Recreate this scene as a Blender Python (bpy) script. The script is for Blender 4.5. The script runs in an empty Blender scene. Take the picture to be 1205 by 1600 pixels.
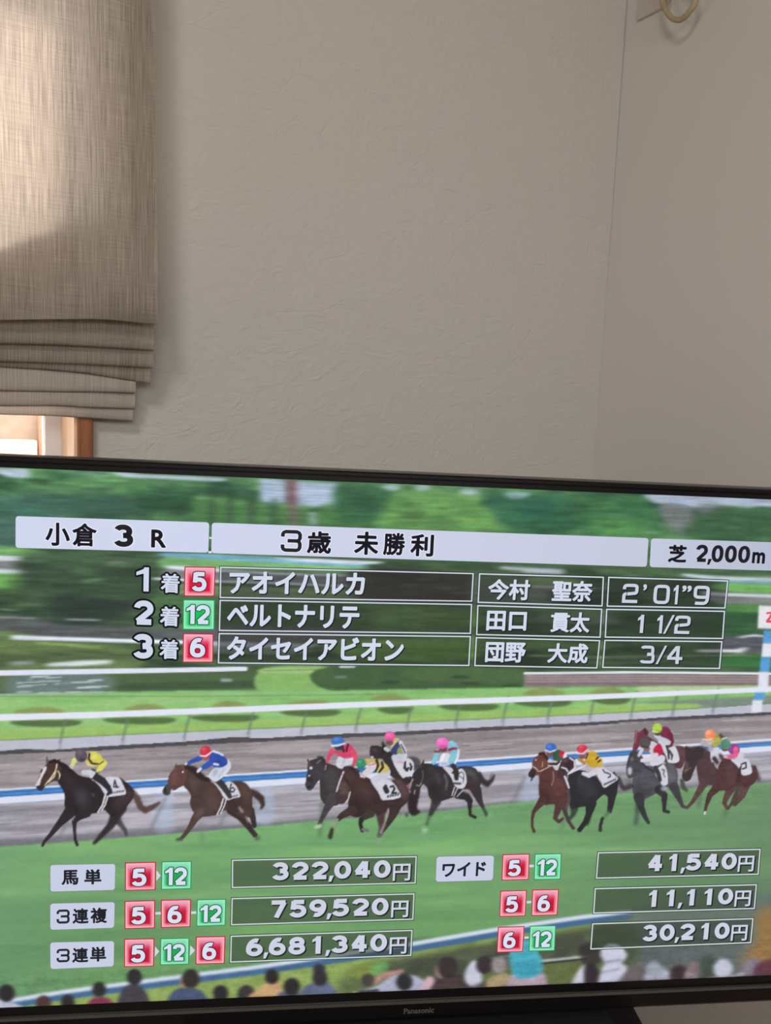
import bpy, bmesh, math, random
import numpy as np
from mathutils import Vector, Matrix

random.seed(7)
S = bpy.context.scene
COL = S.collection

# ------------------------------------------------------------------ camera
F, PX, PY = 1250.0, 602.5, 800.0            # focal length in photo pixels, principal point
CAM = np.array([0.0, 0.0, 1.35])


def unit(v):
    v = np.asarray(v, float)
    return v / np.linalg.norm(v)


DOWN = unit([170 - PX, 11200 - PY, F])        # plumb direction seen by the camera (x right, y down, z forward)
WZ = -DOWN
WY = unit(np.array([0, 0, 1.0]) - WZ * WZ[2])
WX = np.cross(WY, WZ)
R = np.array([WX, WY, WZ])                    # camera frame -> world


def ray(x, y):
    return R @ np.array([(x - PX) / F, (y - PY) / F, 1.0])


def hit(x, y, p0, n):
    d = ray(x, y)
    return CAM + d * (np.dot(p0 - CAM, n) / np.dot(d, n))


cam_data = bpy.data.cameras.new('camera')
cam = bpy.data.objects.new('camera', cam_data)
COL.objects.link(cam)
cam_data.sensor_fit = 'VERTICAL'
cam_data.sensor_height = 36.0
cam_data.lens = 36.0 * F / 1600.0
cam_data.clip_start = 0.02
rc, uc, fc = R @ [1, 0, 0], R @ [0, -1, 0], R @ [0, 0, 1]
cam.matrix_world = Matrix(((rc[0], uc[0], -fc[0], CAM[0]), (rc[1], uc[1], -fc[1], CAM[1]),
                           (rc[2], uc[2], -fc[2], CAM[2]), (0, 0, 0, 1)))
S.camera = cam

# ------------------------------------------------------------------ room frame
a_w = R @ [-150 - PX, 620 - PY, F]
a_w[2] = 0
a_w = unit(a_w)                               # along the right wall, away from the camera
N_R = np.array([-a_w[1], a_w[0], 0.0])        # right wall normal, into the room
W_L = N_R                                     # along the back wall, leftwards
N_B = -a_w                                    # back wall normal, into the room
UP = np.array([0, 0, 1.0])
d0 = ray(952, 400)
CORNER = CAM + d0 * (1.75 / d0[1])
CORNER[2] = 0.0
CEIL = 3.0


def BW(w, o, z):                              # point by the back wall: along, out, height
    return CORNER + W_L * w + N_B * o + UP * z


def RW(t, o, z):                              # point by the right wall: towards the camera, out, height
    return CORNER - a_w * t + N_R * o + UP * z


def on_back(x, y, o=0.0):                     # photo sight line to (w, z) on the plane o in front of the back wall
    p = hit(x, y, CORNER + N_B * o, N_B) - CORNER
    return float(p @ W_L), float(p[2])


def on_right(x, y, o=0.0):
    p = hit(x, y, CORNER + N_R * o, N_R) - CORNER
    return float(-(p @ a_w)), float(p[2])


# ------------------------------------------------------------------ world, sun, ceiling lamp, fill lights, exposure
world = bpy.data.worlds.new('sky')
S.world = world
world.use_nodes = True
bg = world.node_tree.nodes['Background']
bg.inputs[0].default_value = (0.86, 0.93, 1.0, 1)
bg.inputs[1].default_value = 8.5

sun_data = bpy.data.lights.new('sun', 'SUN')
sun_data.energy = 4.4
sun_data.angle = math.radians(7.0)
sun_data.color = (1.0, 0.83, 0.71)
sun = bpy.data.objects.new('sun', sun_data)
COL.objects.link(sun)
sd = Vector(N_B * 0.75 + W_L * 0.03 - UP * 0.42)
sun.rotation_euler = sd.to_track_quat('-Z', 'Y').to_euler()
sun.location = (0, 6, 6)


def area(name, loc, aim, sx, sy, power, color, spread=180):
    d = bpy.data.lights.new(name, 'AREA')
    d.shape = 'RECTANGLE'
    d.size, d.size_y = sx, sy
    d.energy, d.color = power, color
    d.spread = math.radians(spread)
    o = bpy.data.objects.new(name, d)
    COL.objects.link(o)
    o.location = loc
    o.rotation_euler = (Vector(aim) - Vector(loc)).to_track_quat('-Z', 'Y').to_euler()
    return o


REAR_Y = -1.9
area('ceiling_lamp_light', (-0.5, -1.0, 2.9), (-0.05, 0.5, 0.2), 0.45, 0.45, 12.8, (1.0, 0.985, 0.96), 140)
area('rear_fill_light', (0.6, REAR_Y + 0.05, 1.75), (0.6, 1.5, 0.6), 1.9, 1.1, 28.0, (1.0, 0.985, 0.96), 150)  # added fill from behind the camera; the rear wall has no window
area('side_fill_light', (-2.2, -0.7, 1.2), (1.0, -0.2, 1.1), 1.3, 1.5, 10.0, (1.0, 0.985, 0.96))  # added fill from the left; no window is built there

S.view_settings.view_transform = 'Standard'
S.view_settings.look = 'None'
S.view_settings.gamma = 1.0
S.view_settings.exposure = 0.0
S.view_settings.use_curve_mapping = False
S.cycles.use_denoising = True
S.cycles.max_bounces = 10
S.cycles.sample_clamp_indirect = 6.0


# ------------------------------------------------------------------ helpers
def lin(c):
    c = np.asarray(c, float)
    return np.where(c <= 0.04045, c / 12.92, ((np.maximum(c, 0) + 0.055) / 1.055) ** 2.4)


def rgb(r, g, b):
    l = lin([r / 255, g / 255, b / 255])
    return (float(l[0]), float(l[1]), float(l[2]), 1.0)


def mat(name, color, rough=0.6, spec=0.5, metallic=0.0):
    m = bpy.data.materials.new(name)
    m.use_nodes = True
    b = m.node_tree.nodes['Principled BSDF']
    b.inputs['Base Color'].default_value = color
    b.inputs['Roughness'].default_value = rough
    b.inputs['Specular IOR Level'].default_value = spec
    b.inputs['Metallic'].default_value = metallic
    return m


def node(m, t, **kw):
    n = m.node_tree.nodes.new(t)
    for k, v in kw.items():
        setattr(n, k, v)
    return n


def link(m, a, b):
    m.node_tree.links.new(a, b)


def noise_bump(m, scale, strength, dist=0.002, stretch=(1, 1, 1), detail=4, distortion=0.0):
    tc = node(m, 'ShaderNodeTexCoord')
    mp = node(m, 'ShaderNodeMapping')
    mp.inputs['Scale'].default_value = stretch
    nz = node(m, 'ShaderNodeTexNoise')
    nz.inputs['Scale'].default_value = scale
    nz.inputs['Detail'].default_value = detail
    nz.inputs['Distortion'].default_value = distortion
    bp = node(m, 'ShaderNodeBump')
    bp.inputs['Strength'].default_value = strength
    bp.inputs['Distance'].default_value = dist
    link(m, tc.outputs['Object'], mp.inputs[0])
    link(m, mp.outputs[0], nz.inputs['Vector'])
    link(m, nz.outputs['Fac'], bp.inputs['Height'])
    b = m.node_tree.nodes['Principled BSDF']
    link(m, bp.outputs[0], b.inputs['Normal'])
    return nz


def noise_color(m, c1, c2, scale, stretch=(1, 1, 1), detail=5, lo=0.35, hi=0.65):
    tc = node(m, 'ShaderNodeTexCoord')
    mp = node(m, 'ShaderNodeMapping')
    mp.inputs['Scale'].default_value = stretch
    nz = node(m, 'ShaderNodeTexNoise')
    nz.inputs['Scale'].default_value = scale
    nz.inputs['Detail'].default_value = detail
    cr = node(m, 'ShaderNodeValToRGB')
    cr.color_ramp.elements[0].position, cr.color_ramp.elements[1].position = lo, hi
    cr.color_ramp.elements[0].color, cr.color_ramp.elements[1].color = c1, c2
    link(m, tc.outputs['Object'], mp.inputs[0])
    link(m, mp.outputs[0], nz.inputs['Vector'])
    link(m, nz.outputs['Fac'], cr.inputs[0])
    link(m, cr.outputs[0], m.node_tree.nodes['Principled BSDF'].inputs['Base Color'])
    return cr


def obj(name, bm, m, parent=None, smooth=False, label=None):
    me = bpy.data.meshes.new(name)
    bmesh.ops.recalc_face_normals(bm, faces=bm.faces)
    bm.to_mesh(me)
    bm.free()
    if smooth:
        for p in me.polygons:
            p.use_smooth = True
    me.materials.append(m)
    o = bpy.data.objects.new(name, me)
    COL.objects.link(o)
    if parent:
        o.parent = parent
    if label:
        o['label'] = label
    return o


def thing(name, label, cat, mw=None):
    o = bpy.data.objects.new(name, None)
    COL.objects.link(o)
    o.empty_display_size = 0.05
    if mw is not None:
        o.matrix_world = mw
    o['label'] = label
    o['category'] = cat
    return o


def structure(o):
    o['kind'] = 'structure'
    return o


def hexa(bm, pts):                            # eight corners: bottom ring then top ring
    v = [bm.verts.new(Vector(p)) for p in pts]
    for f in ((0, 1, 2, 3), (7, 6, 5, 4), (0, 4, 5, 1), (1, 5, 6, 2), (2, 6, 7, 3), (3, 7, 4, 0)):
        bm.faces.new([v[i] for i in f])
    return v


def box(bm, x0, x1, y0, y1, z0, z1, fn=None):
    fn = fn or (lambda x, y, z: (x, y, z))
    hexa(bm, [fn(x0, y0, z0), fn(x1, y0, z0), fn(x1, y1, z0), fn(x0, y1, z0),
              fn(x0, y0, z1), fn(x1, y0, z1), fn(x1, y1, z1), fn(x0, y1, z1)])


def bevel(bm, w, seg=2):
    bmesh.ops.bevel(bm, geom=bm.edges[:], offset=w, segments=seg, affect='EDGES', profile=0.5, clamp_overlap=True)
    return bm


def tube(bm, pts, r, n=12):
    pts = [Vector(p) for p in pts]
    rings = []
    ref = Vector((0.3, 0.2, 1)).normalized()
    for i, p in enumerate(pts):
        t = (pts[min(i + 1, len(pts) - 1)] - pts[max(i - 1, 0)]).normalized()
        a = ref - t * ref.dot(t)
        a.normalize()
        ref = a
        b = t.cross(a)
        rings.append([bm.verts.new(p + (a * math.cos(2 * math.pi * k / n) + b * math.sin(2 * math.pi * k / n)) * r)
                      for k in range(n)])
    for i in range(len(rings) - 1):
        for k in range(n):
            bm.faces.new([rings[i][k], rings[i][(k + 1) % n], rings[i + 1][(k + 1) % n], rings[i + 1][k]])
    bm.faces.new(rings[0])
    bm.faces.new(rings[-1][::-1])


# ------------------------------------------------------------------ room shell
m_back = mat('trowelled_plaster', rgb(211, 206, 199), 0.85, 0.25)
n1 = noise_bump(m_back, 24.0, 0.5, 0.005, (1, 1, 1.5), 6, 2.2)
m_side = mat('smooth_wall_paper', rgb(211, 206, 199), 0.8, 0.25)
noise_bump(m_side, 60.0, 0.08, 0.002)
# curved trowel strokes over the plaster
tc = node(m_back, 'ShaderNodeTexCoord')
wv = node(m_back, 'ShaderNodeTexVoronoi', feature='DISTANCE_TO_EDGE')
wv.inputs['Scale'].default_value = 14.0
mp2 = node(m_back, 'ShaderNodeMapping')
mp2.inputs['Rotation'].default_value = (0.4, 0.9, 0.5)
mp2.inputs['Scale'].default_value = (1.0, 1.0, 2.4)
nzd = node(m_back, 'ShaderNodeTexNoise')
nzd.inputs['Scale'].default_value = 7.0
mixv = node(m_back, 'ShaderNodeMix', data_type='VECTOR')
mixv.inputs[0].default_value = 0.22
link(m_back, tc.outputs['Object'], mp2.inputs[0])
link(m_back, mp2.outputs[0], mixv.inputs[4])
link(m_back, nzd.outputs['Color'], mixv.inputs[5])
link(m_back, mixv.outputs[1], wv.inputs['Vector'])
mr = node(m_back, 'ShaderNodeMapRange')
mr.inputs[1].default_value, mr.inputs[2].default_value = 0.0, 0.035
link(m_back, wv.outputs['Distance'], mr.inputs[0])
nmask = node(m_back, 'ShaderNodeTexNoise')
nmask.inputs['Scale'].default_value = 5.0
link(m_back, tc.outputs['Object'], nmask.inputs['Vector'])
mrm = node(m_back, 'ShaderNodeMapRange')
mrm.inputs[1].default_value, mrm.inputs[2].default_value = 0.5, 0.62
link(m_back, nmask.outputs['Fac'], mrm.inputs[0])
mul = node(m_back, 'ShaderNodeMath', operation='MULTIPLY')
link(m_back, mr.outputs[0], mul.inputs[0])
link(m_back, mrm.outputs[0], mul.inputs[1])
b2 = node(m_back, 'ShaderNodeBump')
b2.inputs['Strength'].default_value = 0.3
b2.inputs['Distance'].default_value = 0.0015
link(m_back, mul.outputs[0], b2.inputs['Height'])
b1 = [n for n in m_back.node_tree.nodes if n.type == 'BUMP' and n != b2][0]
link(m_back, b1.outputs[0], b2.inputs['Normal'])
link(m_back, b2.outputs[0], m_back.node_tree.nodes['Principled BSDF'].inputs['Normal'])

m_ceil = mat('brown_board_ceiling', rgb(120, 92, 68), 0.7, 0.2)
noise_color(m_ceil, rgb(108, 82, 60), rgb(134, 104, 78), 5, (1, 14, 1))
m_floor = mat('oak_floor', rgb(150, 110, 75), 0.45)
noise_color(m_floor, rgb(150, 130, 110), rgb(186, 164, 142), 6, (1, 12, 1))

OPEN_R, _z = on_back(118, 690)               # right edge of the window opening
OPEN_L = OPEN_R + 0.80
OPEN_B, OPEN_T = 0.78, 1.985
WALL_T = 0.16
bm = bmesh.new()
wmax = 3.2
for w0, w1, z0, z1 in ((OPEN_L, wmax, 0, CEIL), (OPEN_R, OPEN_L, 0, OPEN_B), (OPEN_R, OPEN_L, OPEN_T, CEIL)):
    box(bm, w0, w1, -WALL_T, 0, z0, z1, BW)
# the strip beside the corner ends a hair short of the right wall: the open joint of the corner
gap = [(0.0, 0.0003), (1.55, 0.0004), (1.95, 0.0012), (2.2, 0.0024), (CEIL, 0.003)]
for (z0, g0), (z1, g1) in zip(gap[:-1], gap[1:]):
    hexa(bm, [BW(g0, -WALL_T, z0), BW(OPEN_R, -WALL_T, z0), BW(OPEN_R, 0, z0), BW(g0, 0, z0),
              BW(g1, -WALL_T, z1), BW(OPEN_R, -WALL_T, z1), BW(OPEN_R, 0, z1), BW(g1, 0, z1)])
bmesh.ops.remove_doubles(bm, verts=bm.verts, dist=0.00002)
structure(obj('wall_back', bm, m_back))
bm = bmesh.new()
box(bm, -WALL_T, 5.0, -0.12, 0, 0, CEIL, RW)
structure(obj('wall_right', bm, m_side))


def room_poly(bm, z0, z1):
    a, b = BW(wmax + 0.05, -0.1, 0), RW(-0.1, -0.1, 0)
    c = RW(5.0, -0.1, 0)
    d = np.array([a[0], -3.2, 0.0])
    e = np.array([c[0], -3.2, 0.0])
    q = [a, b, c, e, d]
    lo = [bm.verts.new(Vector((p[0], p[1], z0))) for p in q]
    hi = [bm.verts.new(Vector((p[0], p[1], z1))) for p in q]
    bm.faces.new(lo)
    bm.faces.new(hi[::-1])
    for i in range(5):
        j = (i + 1) % 5
        bm.faces.new([lo[i], hi[i], hi[j], lo[j]])


bm = bmesh.new()
room_poly(bm, -0.1, 0.0)
structure(obj('floor', bm, m_floor))
bm = bmesh.new()
room_poly(bm, CEIL, CEIL + 0.1)
structure(obj('ceiling', bm, m_ceil))
pl = BW(wmax, 0, 0)
bm = bmesh.new()
box(bm, pl[0] - 0.12, pl[0], -2.8, pl[1] + 0.05, 0, CEIL)
structure(obj('wall_left', bm, m_side))
pr = RW(5.0, 0, 0)
bm = bmesh.new()
box(bm, pl[0] - 0.12, pr[0] + 0.3, REAR_Y - 0.12, REAR_Y, 0, CEIL)
structure(obj('wall_rear', bm, m_side))
m_trim = mat('painted_baseboard', rgb(205, 190, 170), 0.6)
noise_bump(m_trim, 40, 0.05)
bm = bmesh.new()
box(bm, 0.012, wmax, 0, 0.010, 0.0, 0.07, BW)
structure(obj('baseboard_back', bevel(bm, 0.002), m_trim))
bm = bmesh.new()
box(bm, 0.0, 4.6, 0, 0.010, 0.0, 0.07, RW)
structure(obj('baseboard_right', bevel(bm, 0.002), m_trim))

# ------------------------------------------------------------------ window 1 (behind the shade)
m_wood = mat('orange_pine', rgb(176, 104, 58), 0.45, 0.4)
noise_color(m_wood, rgb(138, 80, 48), rgb(170, 108, 68), 7, (14, 14, 1.2))
m_daylit_wood = mat('daylit_pine', rgb(244, 206, 172), 0.5, 0.3)  # same pine as the jamb, made paler to stand for daylight on the reveal
noise_color(m_daylit_wood, rgb(238, 196, 160), rgb(250, 216, 184), 7, (14, 14, 1.2))
m_sash = mat('white_vinyl_sash', rgb(225, 225, 232), 0.4)
noise_bump(m_sash, 90, 0.02)
m_glass = bpy.data.materials.new('window_glass')
m_glass.use_nodes = True
nt = m_glass.node_tree
nt.nodes.clear()
o_ = nt.nodes.new('ShaderNodeOutputMaterial')
mx = nt.nodes.new('ShaderNodeMixShader')
fr = nt.nodes.new('ShaderNodeFresnel')
tr = nt.nodes.new('ShaderNodeBsdfTransparent')
gl = nt.nodes.new('ShaderNodeBsdfGlossy')
gl.inputs['Roughness'].default_value = 0.02
nt.links.new(fr.outputs[0], mx.inputs[0])
nt.links.new(tr.outputs[0], mx.inputs[1])
nt.links.new(gl.outputs[0], mx.inputs[2])
nt.links.new(mx.outputs[0], o_.inputs[0])

REV = 0.10
CASE_W = OPEN_R - on_back(146, 690, 0.018)[0]
win = bpy.data.objects.new('window_1', None)
COL.objects.link(win)
win.location = Vector(BW((OPEN_R + OPEN_L) / 2, 0, OPEN_B))
win['kind'] = 'structure'
win['label'] = 'pine framed window with white sash half hidden by the roman shades'
bpy.context.view_layer.update()


def keep_world(o, parent):
    o.parent = parent
    o.matrix_parent_inverse = parent.matrix_world.inverted()
    return o


def wbox(name, w0, w1, o0, o1, z0, z1, m, bv=0.002):
    bm = bmesh.new()
    box(bm, w0, w1, o0, o1, z0, z1, BW)
    if bv:
        bevel(bm, bv)
    o = obj(name, bm, m)
    keep_world(o, win)
    return o


wbox('lit_jamb_face', OPEN_R - 0.001, OPEN_R + 0.004, -REV + 0.001, 0.012, OPEN_B, OPEN_T, m_daylit_wood, 0)  # thin sheet carrying the painted daylight on the right jamb
wbox('jamb', OPEN_R - CASE_W, OPEN_R, -REV, 0.018, OPEN_B - CASE_W, OPEN_T + CASE_W, m_wood)
wbox('jamb', OPEN_L, OPEN_L + CASE_W, -REV, 0.018, OPEN_B - CASE_W, OPEN_T + CASE_W, m_wood)
wbox('window_head', OPEN_R, OPEN_L, -REV, 0.018, OPEN_T, OPEN_T + CASE_W, m_wood)
wbox('window_sill', OPEN_R, OPEN_L, -REV, 0.03, OPEN_B - CASE_W, OPEN_B, m_wood)
SW = 0.028
sash = wbox('sash', OPEN_R, OPEN_R + SW, -0.135, -REV, OPEN_B, OPEN_T, m_sash)
wbox('sash', OPEN_L - SW, OPEN_L, -0.135, -REV, OPEN_B, OPEN_T, m_sash)
wbox('sash', OPEN_R + SW, OPEN_L - SW, -0.135, -REV, OPEN_T - SW, OPEN_T, m_sash)
wbox('sash', OPEN_R + SW, OPEN_L - SW, -0.135, -REV, OPEN_B, OPEN_B + SW, m_sash)
wbox('pane', OPEN_R + SW, OPEN_L - SW, -0.120, -0.116, OPEN_B + SW, OPEN_T - SW, m_glass, 0)

# ------------------------------------------------------------------ outside: neighbouring house and ground
m_house = mat('beige_render', rgb(214, 186, 158), 0.9, 0.2)
noise_color(m_house, rgb(132, 108, 90), rgb(178, 152, 130), 5.0)
m_cream = mat('cream_panel', rgb(205, 188, 162), 0.8, 0.2)
noise_bump(m_cream, 20, 0.1)
m_brown = mat('brown_post', rgb(150, 108, 84), 0.8, 0.2)
noise_bump(m_brown, 20, 0.1)
m_ground = mat('pale_gravel', rgb(175, 165, 150), 0.95, 0.2)
noise_color(m_ground, rgb(160, 150, 136), rgb(190, 180, 164), 60)
OUT = -2.4
hb = Matrix.Translation(Vector(BW(2.6, OUT, 0)))
house = thing('neighbouring_house', 'sunlit beige neighbouring house wall seen through the window gap', 'house', hb)
bpy.context.view_layer.update()


def hbox(name, w0, w1, o0, o1, z0, z1, m, bv=0.004):
    bm = bmesh.new()
    box(bm, w0, w1, o0, o1, z0, z1, BW)
    if bv:
        bevel(bm, bv)
    return keep_world(obj(name, bm, m), house)


hw0, hz0 = on_back(58, 690, OUT + 0.12)
hw1, hz1 = on_back(62, 652, OUT)
_, hzc = on_back(30, 688, OUT + 0.12)
hbox('wall', hw0 - 0.35, hw0 + 3.5, OUT - 0.3, OUT, -0.6, 1.75, m_house)
hbox('fence_panel', hw0, hw0 + 2.4, OUT + 0.04, OUT + 0.12, -0.6, hzc, m_cream)
hbox('downpipe', hw0 - 0.06, hw0 - 0.015, OUT, OUT + 0.05, -0.6, 1.74, m_brown, 0.01)
bm = bmesh.new()
box(bm, -2.0, 8.0, -8.0, -WALL_T - 0.02, -0.7, -0.6, BW)
structure(obj('ground', bm, m_ground))


# ------------------------------------------------------------------ fabrics
def fabric(name, c1, c2, trans, sheer=0.0, thread=1.0):
    m = bpy.data.materials.new(name)
    m.use_nodes = True
    nt = m.node_tree
    nt.nodes.clear()
    out = nt.nodes.new('ShaderNodeOutputMaterial')
    uv = nt.nodes.new('ShaderNodeUVMap')

    def nz(sx, sy, det):
        mp = nt.nodes.new('ShaderNodeMapping')
        mp.inputs['Scale'].default_value = (sx, sy, 1)
        n = nt.nodes.new('ShaderNodeTexNoise')
        n.inputs['Scale'].default_value = 1.0
        n.inputs['Detail'].default_value = det
        nt.links.new(uv.outputs[0], mp.inputs[0])
        nt.links.new(mp.outputs[0], n.inputs['Vector'])
        return n.outputs['Fac']

    def math_(op, a, b):
        n = nt.nodes.new('ShaderNodeMath')
        n.operation = op
        for i, v in enumerate((a, b)):
            if isinstance(v, (int, float)):
                n.inputs[i].default_value = v
            else:
                nt.links.new(v, n.inputs[i])
        return n.outputs[0]
    warp = nz(620, 16, 2)
    weft = nz(16, 640, 2)
    broad = nz(60, 2.0, 2)
    s = math_('ADD', math_('MULTIPLY', warp, 0.6), math_('ADD', math_('MULTIPLY', weft, 0.22), math_('MULTIPLY', broad, 0.18)))
    mr = nt.nodes.new('ShaderNodeMapRange')
    mr.inputs[1].default_value, mr.inputs[2].default_value = 0.5 - 0.16 / thread, 0.5 + 0.16 / thread
    nt.links.new(s, mr.inputs[0])
    cr = nt.nodes.new('ShaderNodeMix')
    cr.data_type = 'RGBA'
    cr.inputs[6].default_value, cr.inputs[7].default_value = c1, c2
    nt.links.new(mr.outputs[0], cr.inputs[0])
    df = nt.nodes.new('ShaderNodeBsdfDiffuse')
    tl = nt.nodes.new('ShaderNodeBsdfTranslucent')
    nt.links.new(cr.outputs[2], df.inputs[0])
    nt.links.new(cr.outputs[2], tl.inputs[0])
    bp = nt.nodes.new('ShaderNodeBump')
    bp.inputs['Strength'].default_value = 0.35
    bp.inputs['Distance'].default_value = 0.0008
    nt.links.new(s, bp.inputs['Height'])
    nt.links.new(bp.outputs[0], df.inputs['Normal'])
    mx = nt.nodes.new('ShaderNodeMixShader')
    mx.inputs[0].default_value = trans
    nt.links.new(df.outputs[0], mx.inputs[1])
    nt.links.new(tl.outputs[0], mx.inputs[2])
    last = mx.outputs[0]
    if sheer:
        tp = nt.nodes.new('ShaderNodeBsdfTransparent')
        m2 = nt.nodes.new('ShaderNodeMixShader')
        m2.inputs[0].default_value = sheer
        nt.links.new(last, m2.inputs[1])
        nt.links.new(tp.outputs[0], m2.inputs[2])
        last = m2.outputs[0]
    nt.links.new(last, out.inputs[0])
    return m


m_linen = fabric('brown_linen', rgb(166, 154, 141), rgb(222, 210, 196), 0.5)
m_liner = fabric('pale_liner', rgb(196, 184, 172), rgb(226, 216, 206), 0.35)
m_sheer = fabric('thin_liner', rgb(205, 195, 185), rgb(232, 224, 216), 0.5, 0.62)


def sheet(name, rows, w0s, wL, m, parent, nw=44, wave=None, label=None):
    """A cloth swept along the back wall. rows: list of functions s->(o, z); w0s: right end per row."""
    bm = bmesh.new()
    uvl = bm.loops.layers.uv.new('UVMap')
    grid = []
    for i, fn in enumerate(rows):
        line = []
        for k in range(nw + 1):
            s = (k / nw)
            w = w0s[i] + (wL - w0s[i]) * s
            o, z = fn(w)
            v = bm.verts.new(Vector(BW(w, o, z)))
            line.append((v, w, z - o))
        grid.append(line)
    for i in range(len(grid) - 1):
        for k in range(nw):
            q = [grid[i][k], grid[i][k + 1], grid[i + 1][k + 1], grid[i + 1][k]]
            f = bm.faces.new([a[0] for a in q])
            f.smooth = True
            for lp, a in zip(f.loops, q):
                lp[uvl].uv = (a[1], a[2])
    me = bpy.data.meshes.new(name)
    bm.to_mesh(me)
    bm.free()
    me.materials.append(m)
    ob = bpy.data.objects.new(name, me)
    COL.objects.link(ob)
    keep_world(ob, parent)
    if label:
        ob['label'] = label
    return ob


W_END = OPEN_L + 0.10


def px_line(pts, o):
    """photo points (x, y) on plane o -> function w -> z, extended flat"""
    q = sorted(on_back(x, y, o) for x, y in pts)
    ws = [a[0] for a in q]
    zs = [a[1] for a in q]

    def f(w):
        if w > ws[-1]:
            return zs[-1] + 0.004 * math.sin((w - ws[-1]) * 9)
        return float(np.interp(w, ws, zs))
    return f


TOPZ = 2.46
shade = thing('roman_shade', 'brown woven linen roman shade drawn half up over the window at left', 'window shade',
              Matrix.Translation(Vector(BW((OPEN_R + W_END) / 2, 0.05, TOPZ))))
bpy.context.view_layer.update()
O_MAIN = 0.088
hem = px_line([(247, 505.5), (225, 504), (180, 499), (150, 497.3), (90, 497.5), (50, 498), (0, 499)], O_MAIN)
wr_top, zr_top = on_back(242.5, 0, O_MAIN)
wr_bot, zr_bot = on_back(247, 505, O_MAIN)


def edge_w(z):
    return wr_top + (wr_bot - wr_top) * (zr_top - z) / (zr_top - zr_bot)


NR = 26
rows, w0s = [], []
for i in range(NR):
    t = i / (NR - 1)

    def fn(w, t=t):
        z = TOPZ - 0.03 + (hem(w) - TOPZ + 0.03) * t
        o = O_MAIN - 0.010 * (1 - t) + 0.0018 * math.sin(w * 23 + t * 4) * t
        return o, z
    rows.append(fn)
    w0s.append(edge_w(TOPZ - 0.03 + (zr_bot - TOPZ + 0.03) * t))
# the hem turns under and runs a little way back up behind


def fold_row(do, dz):
    return lambda w: (O_MAIN + do, hem(w) + dz)


for do, dz in ((-0.0015, -0.0012), (-0.004, 0.001), (-0.006, 0.012), (-0.0065, 0.03)):
    rows.append(fold_row(do, dz))
    w0s.append(edge_w(zr_bot) + 0.001)
sheet('front_panel', rows, w0s, W_END, m_linen, shade)
# doubled side hem: a second layer of cloth sewn behind the edge
hw = on_back(204, 250, O_MAIN)[0] - on_back(244.6, 250, O_MAIN)[0]
bm = bmesh.new()
uvl = bm.loops.layers.uv.new('UVMap')
prev = None
for i in range(NR):
    t = i / (NR - 1)
    z = TOPZ - 0.03 + (zr_bot + 0.004 - TOPZ + 0.03) * t
    o = O_MAIN - 0.010 * (1 - t) - 0.0012
    e = edge_w(z)
    row = [(bm.verts.new(Vector(BW(e + 0.0006 + hw * k / 3, o, z))), e + hw * k / 3 + 0.4, z) for k in range(4)]
    if prev:
        for k in range(3):
            q = [prev[k], prev[k + 1], row[k + 1], row[k]]
            f = bm.faces.new([a[0] for a in q])
            for lp, a in zip(f.loops, q):
                lp[uvl].uv = (a[1], a[2])
    prev = row
me = bpy.data.meshes.new('side_hem')
bm.to_mesh(me)
bm.free()
me.materials.append(m_linen)
sh_ = bpy.data.objects.new('side_hem', me)
COL.objects.link(sh_)
keep_world(sh_, shade)


# a narrow doubled strip down the cloth
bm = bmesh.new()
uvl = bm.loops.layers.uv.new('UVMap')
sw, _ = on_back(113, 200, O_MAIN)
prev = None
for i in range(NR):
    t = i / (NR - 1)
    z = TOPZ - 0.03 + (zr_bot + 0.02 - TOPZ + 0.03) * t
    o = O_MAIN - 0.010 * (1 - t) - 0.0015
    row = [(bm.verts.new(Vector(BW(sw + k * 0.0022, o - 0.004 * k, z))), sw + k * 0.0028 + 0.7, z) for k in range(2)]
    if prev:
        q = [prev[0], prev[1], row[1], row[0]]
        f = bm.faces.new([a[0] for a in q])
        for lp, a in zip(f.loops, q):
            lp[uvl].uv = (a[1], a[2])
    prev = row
me = bpy.data.meshes.new('narrow_strip')
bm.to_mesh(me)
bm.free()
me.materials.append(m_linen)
se_ = bpy.data.objects.new('narrow_strip', me)
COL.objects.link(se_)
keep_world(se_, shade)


def pocket(name, parent, m, o, bottom, xr, top_dz, depth=0.010, wave=0.001, label=None):
    """One hanging fold. bottom: photo points of its lower edge (rightmost first)."""
    f = px_line(bottom, o)
    w0 = on_back(xr, bottom[0][1], o)[0]
    ph = random.random() * 6

    def r(do, dz, wv=1.0):
        return lambda w: (o + do + wave * math.sin(w * 21 + ph) * wv, f(w) + (dz if dz < 0.02 else dz * (1 + 0.05 * math.sin(w * 17 + ph) + 0.26 * max(0.0, 1 - (w - w0) / 0.22))))
    prof = [(-0.002, top_dz), (0.0, top_dz * 0.6), (0.001, 0.020), (0.0012, 0.010), (0.0, 0.003), (-0.003, 0.0),
            (-depth * 0.7, 0.002), (-depth, 0.008), (-depth, 0.019), (-depth - 0.001, top_dz * 0.6), (-depth - 0.001, top_dz)]
    return sheet(name, [r(a, b) for a, b in prof], [w0] * len(prof), W_END, m, parent, label=label)


pocket('fold', shade, m_linen, 0.067, [(240, 547.5), (150, 541.5), (70, 538), (0, 536.5)], 240, 0.055, 0.011)
pocket('fold', shade, m_linen, 0.055, [(239, 575), (150, 570.5), (70, 567), (0, 565)], 239, 0.055, 0.011)
pocket('fold', shade, m_linen, 0.045, [(235, 600), (190, 593), (130, 583), (60, 577), (0, 574)], 235, 0.060, 0.008)
bm = bmesh.new()
box(bm, edge_w(TOPZ) + 0.002, W_END, 0.0, 0.078, TOPZ - 0.03, TOPZ + 0.006, BW)
keep_world(obj('headrail', bevel(bm, 0.002), m_sash), shade)

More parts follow.
